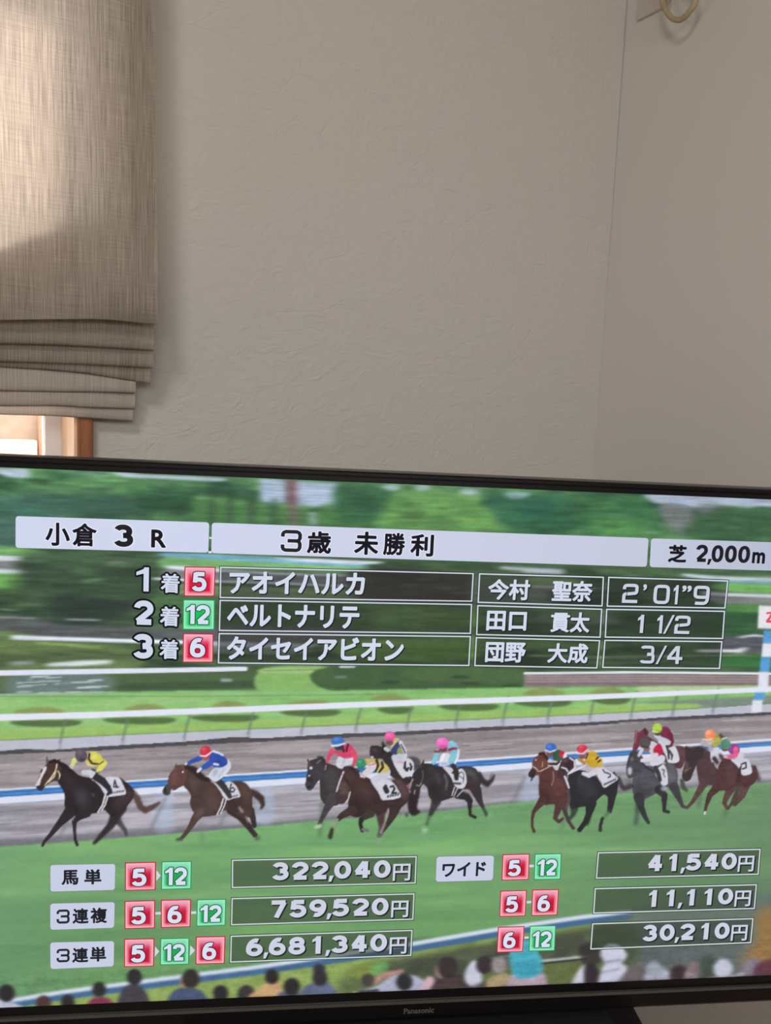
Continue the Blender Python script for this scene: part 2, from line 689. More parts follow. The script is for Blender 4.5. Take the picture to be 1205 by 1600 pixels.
liner = thing('sheer_shade', 'pale thin inner roman shade hanging just below the brown linen shade', 'window shade',
              Matrix.Translation(Vector(BW((OPEN_R + W_END) / 2, 0.03, TOPZ - 0.045))))
bpy.context.view_layer.update()
pocket('fold', liner, m_liner, 0.040, [(211, 615), (150, 613), (90, 613), (0, 611)], 211.5, 0.16, 0.006)
pocket('fold', liner, m_liner, 0.033, [(211, 639.5), (150, 638), (90, 634.5), (0, 635)], 211, 0.19, 0.006)
pocket('fold', liner, m_liner, 0.0265, [(207, 659), (150, 655), (90, 650.5), (0, 648)], 207.5, 0.24, 0.004)
lw = on_back(211, 615, 0.037)[0]
rows = [lambda w: (0.036, TOPZ - 0.05), lambda w: (0.036, 2.0), lambda w: (0.0368, 1.58)]
sheet('thin_panel', rows, [lw + 0.002] * 3, W_END, m_sheer, liner, nw=10)
bm = bmesh.new()
box(bm, lw + 0.002, W_END, 0.0195, 0.0345, TOPZ - 0.075, TOPZ - 0.045, BW)
keep_world(obj('headrail', bevel(bm, 0.002), m_sash), liner)

# ------------------------------------------------------------------ wall plate and cable loop on the right wall
m_plate = mat('cream_plastic_plate', rgb(200, 190, 177), 0.55)
noise_bump(m_plate, 120, 0.02)
m_cable = mat('aged_cream_cable', rgb(176, 160, 128), 0.5)
noise_color(m_cable, rgb(166, 148, 114), rgb(186, 168, 134), 30)
t0, z0 = on_right(995, 32, 0.007)
t1, _z1 = on_right(1037, 12, 0.007)
t1 = t0 + max(0.07, t1 - t0)
plate = thing('wall_plate', 'cream square wall plate on the right wall beside the corner', 'wall plate',
              Matrix.Translation(Vector(RW((t0 + t1) / 2, 0, z0))))
bpy.context.view_layer.update()
bm = bmesh.new()
box(bm, t0, t1, 0, 0.007, z0, z0 + 0.12, RW)
keep_world(obj('cover', bevel(bm, 0.0018, 3), m_plate), plate)
bm = bmesh.new()
box(bm, t0 + 0.022, t1 - 0.012, 0.007, 0.010, z0 + 0.038, z0 + 0.085, RW)
keep_world(obj('socket', bevel(bm, 0.001), m_plate), plate)
# loop: leaves the plate, swings down away from the wall and comes back up
O_C = 0.042
loop_px = [(1041, -34, 0.016), (1036, -22, 0.032), (1034.5, -8, O_C), (1036, 4, O_C), (1040, 15, O_C), (1044.5, 22, O_C),
           (1050, 28, O_C), (1057, 31, O_C), (1064, 30.5, O_C), (1071, 26, O_C), (1077, 19, O_C), (1084, 9, O_C), (1089, -3, O_C), (1091, -14, O_C),
           (1088, -27, O_C), (1080, -36, O_C), (1068, -40, O_C)]
pts = []
for x, y, o in loop_px:
    t, z = on_right(x, y, o)
    pts.append(Vector(RW(t, o, z)))


def smooth_path(p, n=6):
    out = []
    for i in range(len(p) - 1):
        a, b, c, d = p[max(i - 1, 0)], p[i], p[i + 1], p[min(i + 2, len(p) - 1)]
        for k in range(n):
            t = k / n
            out.append(0.5 * ((2 * b) + (c - a) * t + (2 * a - 5 * b + 4 * c - d) * t * t + (3 * b - a - 3 * c + d) * t ** 3))
    out.append(p[-1])
    return out


bm = bmesh.new()
tube(bm, smooth_path(pts), 0.0052, 14)
o = obj('cable', bm, m_cable, smooth=True)
o['label'] = 'cream cable bent into a round loop in front of the wall plate'
o['category'] = 'cable'
q = [on_right(x, y, 0.018) for x, y in ((1040, -36), (1046, -20), (1047, -8), (1046, 0), (1043.5, 5))]
bm = bmesh.new()
tube(bm, smooth_path([Vector(RW(t, 0.018, z)) for t, z in q]), 0.004, 12)
o = obj('cable_end', bm, m_cable, smooth=True)
o['label'] = 'short cream cable end inside the cable loop by the corner'
o['category'] = 'cable'

# ------------------------------------------------------------------ television frame of reference
Hd = unit([10036 - PX, 1151 - PY, F])
Vd = unit([60 - PX, 12300 - PY, F])
Vd = unit(Vd - Hd * (Hd @ Vd))
H_w, V_w = R @ Hd, R @ Vd
N_w = np.cross(H_w, V_w)                      # away from the viewer
SCR_H = 0.61
SCR_W = SCR_H * 16 / 9
rt, rb = ray(655, 731 + .0419 * 655), ray(655, 1576 - .0423 * 655)
A_ = np.stack([rb, -rt], 1)
sol = np.linalg.lstsq(A_, SCR_H * V_w, rcond=None)[0]
C_T = CAM + (sol[0] * rb + sol[1] * rt) / 2


def uvp(x, y):
    """photo point -> (u, v) in metres on the screen plane (v down)"""
    x = np.asarray(x, float)
    y = np.asarray(y, float)
    d = np.stack([(x - PX) / F, (y - PY) / F, np.ones_like(x)], -1) @ R.T
    s = ((C_T - CAM) @ N_w) / (d @ N_w)
    p = CAM + d * s[..., None] - C_T
    return p @ H_w, p @ V_w


def pxuv(u, v):
    p = C_T + np.multiply.outer(u, H_w) + np.multiply.outer(v, V_w) - CAM
    c = p @ R
    return PX + F * c[..., 0] / c[..., 2], PY + F * c[..., 1] / c[..., 2]


# television local axes: x right, y away, z up; origin under the middle of the set
TVB = 0.5 * SCR_H + 0.050
base_pt = C_T + V_w * TVB
tv_m = Matrix(((H_w[0], N_w[0], -V_w[0], base_pt[0]), (H_w[1], N_w[1], -V_w[1], base_pt[1]),
               (H_w[2], N_w[2], -V_w[2], base_pt[2]), (0, 0, 0, 1)))
tv = thing('television', 'large black flat television showing a horse race result screen', 'television', tv_m)
ZC = TVB                                       # local height of the screen centre
HW, HH = SCR_W / 2, SCR_H / 2
m_bezel = mat('glossy_black_bezel', rgb(15, 12, 13), 0.3, 0.28)
noise_bump(m_bezel, 200, 0.01)
m_black = mat('black_border', rgb(6, 6, 7), 0.35, 0.4)
noise_bump(m_black, 200, 0.01)
m_back_tv = mat('matt_black_housing', rgb(24, 24, 25), 0.6)
noise_bump(m_back_tv, 150, 0.1)

# frame bars: one profile per bar swept along it


def sweep_x(bm, prof, x0, x1):
    a = [bm.verts.new((x0, y, z)) for y, z in prof]
    b = [bm.verts.new((x1, y, z)) for y, z in prof]
    n = len(prof)
    for i in range(n):
        bm.faces.new([a[i], a[(i + 1) % n], b[(i + 1) % n], b[i]])
    bm.faces.new(a)
    bm.faces.new(b[::-1])


def sweep_z(bm, prof, z0, z1):
    a = [bm.verts.new((x, y, z0)) for x, y in prof]
    b = [bm.verts.new((x, y, z1)) for x, y in prof]
    n = len(prof)
    for i in range(n):
        bm.faces.new([a[i], a[(i + 1) % n], b[(i + 1) % n], b[i]])
    bm.faces.new(a)
    bm.faces.new(b[::-1])


SIDE = 0.015
zt = ZC + HH
zb = ZC - HH
bm = bmesh.new()
sweep_x(bm, [(0.012, zt), (-0.001, zt), (-0.001, zt + 0.0055), (0.0005, zt + 0.006), (0.0005, zt + 0.0068), (-0.003, zt + 0.0074),
             (-0.003, zt + 0.0105), (-0.0015, zt + 0.0118), (0.006, zt + 0.0128), (0.034, zt + 0.0128), (0.034, zt)], -HW - SIDE, HW + SIDE)
obj('top_frame', bm, m_bezel, tv)
for s in (-1, 1):
    bm = bmesh.new()
    sweep_z(bm, [(s * HW, 0.012), (s * HW, -0.001), (s * (HW + 0.006), -0.001), (s * (HW + 0.0075), -0.003),
                 (s * (HW + 0.013), -0.003), (s * (HW + SIDE), 0.004), (s * (HW + SIDE), 0.034), (s * HW, 0.034)], zb - 0.010, zt)
    obj('side_frame', bm, m_bezel, tv)
bm = bmesh.new()
sweep_x(bm, [(0.034, zb), (-0.001, zb), (-0.001, zb - 0.0105), (-0.0012, zb - 0.0108), (0.034, zb - 0.0108)], -HW, HW)
obj('lower_border', bm, m_black, tv)
m_ledge = mat('ledge_highlight', rgb(74, 68, 62), 0.35)  # lighter grey paints the thin highlight along the ledge
noise_bump(m_ledge, 150, 0.03)
bm = bmesh.new()
sweep_x(bm, [(0.030, zb - 0.0110), (-0.004, zb - 0.0110), (-0.0065, zb - 0.0122), (-0.0065, zb - 0.0128), (0.030, zb - 0.0128)], -HW - SIDE, HW + SIDE)
obj('ledge', bm, m_ledge, tv)
bm = bmesh.new()
sweep_x(bm, [(0.034, zb - 0.0130), (-0.0065, zb - 0.0130), (-0.0065, zb - 0.029), (-0.004, zb - 0.0325), (0.034, zb - 0.0325)], -HW - SIDE, HW + SIDE)
obj('bottom_frame', bm, m_bezel, tv)
bm = bmesh.new()
box(bm, -HW - 0.010, HW + 0.010, 0.0345, 0.052, zb - 0.02, zt + 0.008)
box(bm, -HW * 0.6, HW * 0.6, 0.052, 0.085, zb - 0.015, zb + 0.30)
obj('rear_housing', bevel(bm, 0.006), m_back_tv, tv)
bm = bmesh.new()
box(bm, -0.09, 0.09, 0.036, 0.062, 0.006, zb + 0.02)
obj('stand_neck', bevel(bm, 0.004), m_back_tv, tv)
bm = bmesh.new()
box(bm, -0.26, 0.26, -0.06, 0.16, 0.0, 0.010)
obj('stand_base', bevel(bm, 0.003), m_back_tv, tv)

# ------------------------------------------------------------------ television board (low black cabinet)
base_z = min((tv_m @ Vector((x, y, 0)))[2] for x in (-0.26, 0.26) for y in (-0.06, 0.16))
BT = base_z - 0.0005
e1 = hit(988, 1568, np.array([0, 0, BT]), UP)
e2 = hit(1005, 1600, np.array([0, 0, BT]), UP)
edge = unit(np.array([e1[0] - e2[0], e1[1] - e2[1], 0]))
bx = np.array([edge[1], -edge[0], 0])         # to the right along the board
b_len, b_front, b_back = 1.34, 0.16, 0.12
bo = e2 - edge * 0.10
bo[2] = 0


def TB(x, y, z):                              # x: leftwards from the right end, y: away from the viewer
    return bo - bx * x + edge * y + UP * z


m_board = mat('black_ash_board', rgb(34, 32, 33), 0.32, 0.5)
noise_color(m_board, rgb(26, 25, 26), rgb(46, 43, 43), 5, (3, 22, 22))
B_D = float(np.linalg.norm(e1 - e2)) + 0.28
B_L = 1.15
board = thing('television_board', 'low black wooden television board under the set', 'cabinet', Matrix.Translation(Vector(TB(B_L / 2, B_D / 2, 0))))
bpy.context.view_layer.update()


def tbox(name, x0, x1, y0, y1, z0, z1, m=m_board, bv=0.002, parent=None):
    bm = bmesh.new()
    box(bm, x0, x1, y0, y1, z0, z1, TB)
    if bv:
        bevel(bm, bv)
    o = obj(name, bm, m)
    keep_world(o, parent or board)
    return o


tbox('top_board', 0, B_L, 0, B_D, BT - 0.025, BT)
tbox('side_panel', 0.004, 0.024, 0.01, B_D - 0.005, 0.05, BT - 0.0255)
tbox('side_panel', B_L - 0.024, B_L - 0.004, 0.01, B_D - 0.005, 0.05, BT - 0.0255)
tbox('bottom_board', 0.0245, B_L - 0.0245, 0.012, B_D - 0.005, 0.05, 0.07)
tbox('back_panel', 0.0245, B_L - 0.0245, B_D - 0.02, B_D - 0.012, 0.0705, BT - 0.0255)
tbox('shelf', 0.0245, B_L - 0.0245, 0.05, B_D - 0.021, BT * 0.55, BT * 0.55 + 0.018)
m_knob = mat('dark_metal_handle', rgb(60, 60, 62), 0.3, 0.5, 1.0)
noise_bump(m_knob, 100, 0.02)
for k in range(2):
    d = tbox('door', 0.026 + k * (B_L - 0.052) / 2 + 0.001, 0.026 + (k + 1) * (B_L - 0.052) / 2 - 0.001, -0.008, 0.009, 0.072, BT - 0.027)
    xm = B_L / 2 + (-0.05 if k == 0 else 0.05)
    h = tbox('handle', xm - 0.006, xm + 0.006, -0.026, -0.0085, BT - 0.22, BT - 0.10, m_knob)
    bpy.context.view_layer.update()
    keep_world(h, d)
for x in (0.05, B_L - 0.05):
    for y in (0.05, B_D - 0.05):
        tbox('foot', x - 0.02, x + 0.02, y - 0.02, y + 0.02, 0.0, 0.0495)

# ------------------------------------------------------------------ the picture on the screen: painted as a colour per point of the panel
X0, Y0, X1, Y1 = -70, 712, 1352, 1600
CW, CH = X1 - X0, Y1 - Y0
GX, GY = np.meshgrid(np.arange(X0, X1) + 0.5, np.arange(Y0, Y1) + 0.5)
img = np.zeros((CH, CW, 3))
ids = -np.ones((CH, CW), int)
PARTS = []
cur = -1
TF = (0.0, 0.0, 1.0)


def part(name, label=None):
    global cur
    if name is None:
        cur = -1
        return
    PARTS.append((name, label))
    cur = len(PARTS) - 1


def tf(ox=0, oy=0, s=1.0):
    global TF
    TF = (ox, oy, s)


def vn(sx, sy, slope=0.0, seed=0, octv=3):
    """smooth value noise over the canvas, features sx by sy pixels, sheared along slope"""
    out = np.zeros_like(GX)
    amp, tot = 1.0, 0.0
    for o in range(octv):
        rs = np.random.RandomState(seed * 17 + o)
        L = rs.rand(256, 256)
        fx = GX / sx
        fy = (GY - slope * GX) / sy
        ix, iy = np.floor(fx).astype(int), np.floor(fy).astype(int)
        ax, ay = fx - ix, fy - iy
        ax, ay = ax * ax * (3 - 2 * ax), ay * ay * (3 - 2 * ay)
        g = lambda a, b: L[b % 256, a % 256]
        out += amp * ((g(ix, iy) * (1 - ax) + g(ix + 1, iy) * ax) * (1 - ay) + (g(ix, iy + 1) * (1 - ax) + g(ix + 1, iy + 1) * ax) * ay)
        tot += amp
        amp *= 0.55
        sx, sy = sx / 2, sy / 2
    return out / tot


def box1(a, r, axis):
    r = int(round(r))
    if r < 1:
        return a
    k = 2 * r + 1
    p = np.pad(a, [(r + 1, r) if i == axis else (0, 0) for i in range(2)], mode='edge')
    c = np.cumsum(p, axis)
    return (c[k:, :] - c[:-k, :]) / k if axis == 0 else (c[:, k:] - c[:, :-k]) / k


def blurm(m, bx, by):
    for r, ax in ((bx, 1), (by, 0)):
        if r > 0:
            m = box1(box1(m, r * 0.6, ax), r * 0.6, ax)
    return m


def comp(m, x0, y0, c, alpha=1.0, mark=True):
    h, w = m.shape
    sl = (slice(y0, y0 + h), slice(x0, x0 + w))
    m = m * alpha
    c = np.asarray(c, float) / 255
    img[sl] = img[sl] * (1 - m[..., None]) + c * m[..., None]
    if cur >= 0 and mark:
        ids[sl][m > 0.5] = cur


def window(xa, ya, xb, yb, pad):
    x0 = max(int(math.floor(xa - pad)) - X0, 0)
    y0 = max(int(math.floor(ya - pad)) - Y0, 0)
    x1 = min(int(math.ceil(xb + pad)) - X0, CW)
    y1 = min(int(math.ceil(yb + pad)) - Y0, CH)
    return x0, y0, max(x1, x0 + 1), max(y1, y0 + 1)


def spline(p, n=5):
    p = np.asarray(p, float)
    a, b, c, d = np.roll(p, 1, 0), p, np.roll(p, -1, 0), np.roll(p, -2, 0)
    out = []
    for k in range(n):
        t = k / n
        out.append(0.5 * (2 * b + (c - a) * t + (2 * a - 5 * b + 4 * c - d) * t * t + (3 * b - a - 3 * c + d) * t ** 3))
    return np.stack(out, 1).reshape(-1, 2)


def P(c, pts, blur=0.5, alpha=1.0, sm=True, by=None, mark=True):
    """soft-edged polygon"""
    p = np.asarray(pts, float) / TF[2] + np.array(TF[:2])
    if sm and len(p) > 3:
        p = spline(p)
    by = blur if by is None else by
    pad = max(blur, by) * 2.5 + 2
    x0, y0, x1, y1 = window(p[:, 0].min(), p[:, 1].min(), p[:, 0].max(), p[:, 1].max(), pad)
    ss = 3 if (x1 - x0) * (y1 - y0) < 90000 else 1
    xs = (np.arange((x1 - x0) * ss) + 0.5) / ss + x0 + X0
    ys = (np.arange((y1 - y0) * ss) + 0.5) / ss + y0 + Y0
    m = np.zeros((len(ys), len(xs)), bool)
    q = np.roll(p, -1, 0)
    for (ax, ay), (bx, by_) in zip(p, q):
        if ay == by_:
            continue
        lo, hi = np.searchsorted(ys, [min(ay, by_), max(ay, by_)])
        if hi <= lo:
            continue
        xi = ax + (ys[lo:hi] - ay) * (bx - ax) / (by_ - ay)
        m[lo:hi] ^= xs[None, :] < xi[:, None]
    m = m.astype(float).reshape(y1 - y0, ss, x1 - x0, ss).mean((1, 3))
    comp(blurm(m, blur, by), x0, y0, c, alpha, mark)


def L(c, pts, blur=0.4, alpha=1.0, by=None, mark=True):
    """tapered stroke through (x, y, r); a missing r repeats the last"""
    q, r0 = [], 3
    for t in pts:
        r0 = t[2] if len(t) > 2 else r0
        q.append((t[0] / TF[2] + TF[0], t[1] / TF[2] + TF[1], r0 / TF[2]))
    p = np.array(q)
    by = blur if by is None else by
    rm = p[:, 2].max() + max(blur, by) * 2.5 + 2
    x0, y0, x1, y1 = window(p[:, 0].min(), p[:, 1].min(), p[:, 0].max(), p[:, 1].max(), rm)
    x = GX[y0:y1, x0:x1]
    y = GY[y0:y1, x0:x1]
    m = np.zeros(x.shape)
    for a, b in zip(p[:-1], p[1:]):
        dx, dy = b[0] - a[0], b[1] - a[1]
        t = np.clip(((x - a[0]) * dx + (y - a[1]) * dy) / max(dx * dx + dy * dy, 1e-6), 0, 1)
        d = np.hypot(x - a[0] - t * dx, y - a[1] - t * dy)
        m = np.maximum(m, np.clip(a[2] + (b[2] - a[2]) * t - d + 0.5, 0, 1))
    comp(blurm(m, blur, by), x0, y0, c, alpha, mark)


def E(c, x, y, rx, ry, blur=0.4, alpha=1.0, by=None, mark=True):
    t = np.linspace(0, 2 * math.pi, 20, endpoint=False)
    P(c, np.stack([x + rx * np.cos(t), y + ry * np.sin(t)], 1), blur, alpha, False, by, mark)


def band(c, top, bot, blur=1.0, alpha=1.0, by=None):
    """area between two polylines that run across the picture"""
    P(c, list(top) + list(bot)[::-1], blur, alpha, False, by)


XL, XR = -70, 1352
# --- distant trees and sky
img[:] = np.array([62, 104, 76]) / 255
f = vn(70, 26, 0.04, 1, 4)
f2 = vn(34, 9, 0.04, 2, 3)
t_ = np.clip((f * 0.65 + f2 * 0.35 - 0.33) * 3.0, 0, 1)[..., None]
img[:] = (np.array([36, 78, 54]) * (1 - t_) + np.array([92, 150, 90]) * t_) / 255
P((60, 112, 98), [(-70, 775), (80, 778), (120, 800), (60, 812), (-70, 806)], 14, 0.85)
P((66, 110, 92), [(40, 770), (190, 778), (215, 806), (60, 803)], 14, 0.7)
P((104, 172, 96), [(100, 748), (190, 748), (200, 760), (120, 758)], 8, 0.45, by=3)
P((34, 82, 56), [(200, 765), (300, 768), (300, 792), (230, 800), (212, 780)], 9, 0.7)
for x, y, w, h, a in ((225, 785, 16, 7, .5), (285, 795, 18, 9, .6), (60, 752, 22, 4, .5), (150, 764, 25, 4, .4), (330, 772, 40, 5, .7), (395, 775, 18, 10, .6)):
    E((38, 72, 52), x, y, w, h, 5, a, by=2)
P((186, 204, 226), [(-70, 728), (5, 732), (42, 734), (44, 746), (12, 745), (-10, 738), (-70, 736)], 5, 0.95, by=1.5)
P((190, 206, 226), [(176, 738), (230, 741), (345, 747), (340, 752), (250, 748), (200, 746)], 4, 0.9, by=1)
P((150, 180, 190), [(100, 737), (180, 740), (150, 745)], 6, 0.5)
# pale apartment block with a red tower, behind a clipped hedge
P((178, 196, 222), [(405, 748), (447, 751), (447, 792), (408, 786)], 1.2, 0.95, False)
P((178, 196, 222), [(462, 752), (528, 755), (525, 792), (466, 790)], 1.2, 0.95, False)
for k in range(9):
    yy = 752 + k * 4.6
    L((120, 146, 186), [(407, yy, 0.8), (446, yy + 1.4)], 0.5, 0.8)
    L((126, 150, 186), [(464, yy + 2.5, 0.8), (526, yy + 4.6)], 0.5, 0.8)
P((112, 88, 92), [(446, 750), (463, 751), (462, 800), (448, 800)], 1.5, 0.95, False)
P((150, 96, 108), [(456, 754), (464, 754), (464, 795), (457, 795)], 1.0, 0.8, False)
for cx, top, w in ((316, 776, 22), (345, 779, 26), (374, 782, 26), (410, 787, 22), (441, 788, 16), (474, 792, 15), (510, 795, 16)):
    P((72, 126, 68), [(cx - w * .6, top), (cx + w * .6, top + 1), (cx + w * .62, 818), (cx - w * .62, 816)], 2.5, 0.9)
    P((106, 164, 92), [(cx - w * .5, top), (cx + w * .5, top + 1), (cx + w * .4, top + 6), (cx - w * .4, top + 5)], 3, 0.6, by=1.5)
for cx in (331, 360, 393, 428):
    P((52, 84, 62), [(cx - 4, 782), (cx + 4, 782), (cx + 4, 818), (cx - 4, 817)], 2.5, 0.8)
P((112, 96, 92), [(452, 796), (466, 797), (464, 822), (454, 820)], 2, 0.8)
P((176, 190, 200), [(484, 800), (497, 801), (497, 820), (484, 820)], 1.5, 0.8, False)
P((70, 122, 66), [(500, 790), (560, 785), (600, 790), (600, 826), (500, 822)], 5, 0.8)
P((48, 104, 66), [(525, 760), (570, 756), (605, 770), (600, 812), (540, 815), (522, 790)], 6, 0.8)
E((36, 84, 58), 560, 790, 30, 14, 8, 0.5)
# bright round tree
P((98, 158, 78), [(612, 770), (640, 763), (690, 766), (735, 778), (770, 800), (800, 826), (820, 836), (600, 828), (604, 795)], 8, 0.9)
t = vn(20, 8, 0.04, 5, 3)
for k in range(26):
    rx, ry = random.uniform(605, 785), random.uniform(772, 828)
    E(random.choice([(70, 122, 62), (120, 178, 92), (82, 136, 70)]), rx, ry, random.uniform(8, 20), random.uniform(3, 7), 5, 0.5, by=2)
E((72, 106, 60), 645, 805, 22, 12, 8, 0.55)
E((70, 110, 62), 695, 818, 34, 8, 8, 0.5)
for x, y, w in ((612, 762, 14), (660, 762, 12), (733, 768, 16)):
    E((176, 194, 212), x, y, w, 5, 3, 0.75, by=1.5)
P((40, 102, 72), [(755, 775), (830, 772), (895, 780), (905, 800), (890, 828), (800, 828), (770, 800)], 9, 0.8)
E((34, 96, 80), 838, 795, 34, 12, 9, 0.6, by=5)
P((150, 180, 200), [(790, 770), (826, 770), (820, 778), (795, 778)], 4, 0.7, by=1.5)
P((58, 120, 70), [(905, 776), (1000, 778), (1020, 800), (1000, 838), (905, 834)], 9, 0.7)
P((92, 158, 78), [(930, 810), (985, 812), (1000, 836), (925, 832)], 7, 0.6)
for k in range(24):
    rx, ry = random.uniform(850, 1010), random.uniform(782, 832)
    E(random.choice([(44, 92, 62), (84, 146, 80), (58, 116, 70)]), rx, ry, random.uniform(8, 18), random.uniform(3, 7), 5, 0.45, by=2)
P((168, 182, 208), [(1012, 770), (1100, 774), (1352, 784), (1352, 800), (1195, 792), (1170, 795), (1130, 790), (1095, 796), (1040, 788), (1020, 784)], 5, 0.95, by=2)
P((118, 122, 124), [(1028, 790), (1060, 788), (1085, 800), (1082, 830), (1060, 836), (1040, 815)], 5, 0.9)
P((108, 116, 112), [(1090, 790), (1125, 788), (1135, 806), (1100, 812)], 5, 0.8)
for k in range(7):
    L((104, 112, 122), [(1040 + k * 9, 786 + k * 2, 1.2), (1075 + k * 9, 790 + k * 2)], 2, 0.5, by=0.6)
P((58, 100, 66), [(1100, 806), (1145, 792), (1200, 796), (1352, 800), (1352, 848), (1080, 842)], 7, 0.92)
for k in range(22):
    rx, ry = random.uniform(1095, 1330), random.uniform(805, 846)
    E(random.choice([(46, 84, 58), (76, 122, 76), (58, 104, 66)]), rx, ry, random.uniform(8, 20), random.uniform(3, 7), 5, 0.5, by=2)
# --- middle distance behind the result table
band((70, 104, 68), [(XL, 812), (330, 860), (1010, 880), (XR, 890)], [(XL, 1075), (XR, 1075)], 3)
f = np.clip((vn(90, 16, 0.03, 7, 4) - 0.33) * 2.6, 0, 1)[..., None]
ymask = np.clip((GY - 845 - 0.04 * GX) / 10, 0, 1)[..., None] * np.clip((1052 - GY) / 8, 0, 1)[..., None]
img[:] = img * (1 - ymask) + ymask * (np.array([48, 72, 50]) * (1 - f) + np.array([86, 122, 78]) * f) / 255
P((70, 112, 100), [(-70, 815), (30, 812), (26, 856), (-70, 850)], 8, 0.9)
P((112, 178, 96), [(-70, 850), (28, 856), (75, 866), (30, 874), (-70, 870)], 4, 0.95, by=2)
P((222, 228, 244), [(-70, 866), (30, 869.5), (75, 874), (30, 876), (-70, 876)], 3, 1, by=0.6)
P((136, 140, 140), [(-70, 877), (38, 878), (36, 890), (-70, 889)], 4, 0.95, by=1)
P((206, 214, 230), [(-70, 888), (25, 890), (62, 893), (40, 897), (-70, 895)], 4, 1, by=1)
P((104, 172, 78), [(-70, 897), (40, 898), (50, 910), (20, 918), (-70, 922)], 6, 0.95, by=3)
# dark tree at left
P((58, 84, 60), [(40, 864), (120, 862), (240, 870), (262, 900), (225, 940), (215, 975), (40, 985), (28, 930), (30, 890)], 16, 0.92, by=8)
for k in range(26):
    E(random.choice([(56, 82, 58), (76, 108, 74)]), random.choice([random.uniform(15, 60), random.uniform(215, 275)]), random.uniform(868, 975), random.uniform(12, 26), random.uniform(4, 9), 8, 0.6, by=3)
for k in range(40):
    rx, ry = random.uniform(40, 215), random.uniform(868, 985)
    E(random.choice([(46, 66, 52), (84, 118, 80), (66, 98, 68), (54, 76, 58)]), rx, ry, random.uniform(12, 30), random.uniform(3, 8), 7, 0.5, by=2.5)
P((42, 56, 54), [(90, 930), (150, 932), (205, 945), (180, 965), (110, 985), (80, 960)], 10, 0.7, by=5)
L((110, 126, 96), [(170, 880, 3), (195, 878, 2)], 5, 0.7, by=1)
L((108, 160, 108), [(130, 908, 2), (160, 905, 2)], 5, 0.7, by=1)
P((96, 132, 100), [(90, 868), (255, 874), (250, 880), (100, 876)], 6, 0.4, by=2)
P((88, 92, 96), [(-70, 962), (55, 965), (90, 975), (215, 980), (350, 985), (350, 1000), (20, 996), (-70, 990)], 6, 0.92, by=2.5)
L((190, 198, 204), [(-70, 962, 1.2), (55, 966, 1)], 4, 0.8, by=0.7)
L((180, 190, 192), [(105, 968, 1.3), (155, 969, 1.2)], 3, 0.8, by=0.7)
L((146, 160, 130), [(0, 952, 1.4), (26, 954, 1)], 5, 0.7, by=0.7)
P((104, 130, 76), [(-70, 984), (20, 986), (90, 1003), (200, 1012), (200, 1046), (-70, 1046)], 6, 0.9, by=3)
P((72, 92, 58), [(20, 1022), (100, 1014), (200, 1018), (205, 1030), (110, 1036), (-70, 1044), (-70, 1030)], 8, 0.6, by=3)
L((220, 226, 244), [(20, 996, 3.2), (100, 998.5, 3.2), (200, 1001.5, 3), (340, 1005, 2.6)], 1.2, 1, by=0.5)
L((206, 216, 222), [(75, 1039, 2.5), (120, 1037, 4.5), (172, 1034, 3)], 4, 0.95, by=1)
L((160, 176, 190), [(18, 1037, 3), (50, 1035, 3)], 5, 0.7, by=1.5)
L((186, 210, 100), [(60, 1004, 1.5), (160, 1012, 1)], 6, 0.6, by=1)
# light strip and road behind the names
P((124, 190, 112), [(262, 868), (345, 868), (562, 884), (562, 898), (420, 896), (262, 888)], 4, 0.95, by=2)
P((112, 178, 214), [(262, 864), (330, 866), (455, 873), (562, 881), (562, 886), (440, 880), (262, 870)], 3, 0.95, by=1)
P((216, 224, 244), [(430, 871), (562, 876), (600, 879), (560, 882), (470, 877)], 3, 0.95, by=0.8)
P((122, 124, 128), [(262, 888), (345, 890), (560, 900), (560, 916), (340, 908), (262, 904)], 4, 0.95, by=1.5)
L((214, 222, 236), [(240, 904, 2), (300, 907, 2), (420, 911, 1.6), (540, 916, 1.2)], 4, 0.95, by=0.7)
L((214, 222, 236), [(262, 886, 2.5), (290, 888, 3), (420, 896, 1.6), (560, 900, 1.3)], 3, 0.95, by=0.7)
P((122, 146, 100), [(262, 912), (345, 915), (545, 922), (545, 936), (345, 932), (262, 928)], 5, 0.8, by=2)
P((74, 112, 66), [(240, 935), (345, 930), (345, 960), (240, 958)], 7, 0.8)
P((58, 52, 52), [(555, 890), (742, 900), (742, 942), (570, 938)], 10, 0.85, by=4)
for x, y in ((640, 915), (700, 920), (665, 905), (720, 927)):
    L((120, 112, 106), [(x - 12, y, 2), (x + 12, y, 1)], 5, 0.6, by=1)
P((84, 124, 64), [(560, 948), (740, 952), (740, 985), (560, 980)], 9, 0.85, by=6)
P((62, 92, 58), [(345, 940), (560, 945), (560, 985), (345, 980)], 9, 0.75, by=5)
P((96, 92, 96), [(345, 978), (560, 984), (560, 1002), (345, 1000)], 4, 0.85, by=2)
P((176, 182, 196), [(320, 1003), (480, 1006), (470, 1012), (320, 1010)], 4, 0.9, by=1)
P((124, 128, 116), [(320, 1011), (480, 1014), (460, 1022), (320, 1020)], 6, 0.8, by=2)
P((92, 142, 62), [(520, 1000), (736, 1000), (736, 1030), (560, 1030)], 9, 0.9, by=5)
P((120, 160, 80), [(540, 1001), (736, 998), (736, 1004), (560, 1008)], 6, 0.6, by=2)
P((96, 112, 92), [(745, 900), (830, 898), (905, 903), (905, 942), (745, 942)], 8, 0.7)
L((190, 206, 222), [(785, 887, 2), (812, 889, 2.2), (878, 893, 4), (820, 892, 3)], 3, 0.95, by=1)
L((196, 204, 212), [(830, 916, 2), (930, 920, 1.6)], 4, 0.8, by=1)
P((118, 118, 116), [(825, 920), (930, 924), (930, 936), (825, 932)], 5, 0.75, by=2)
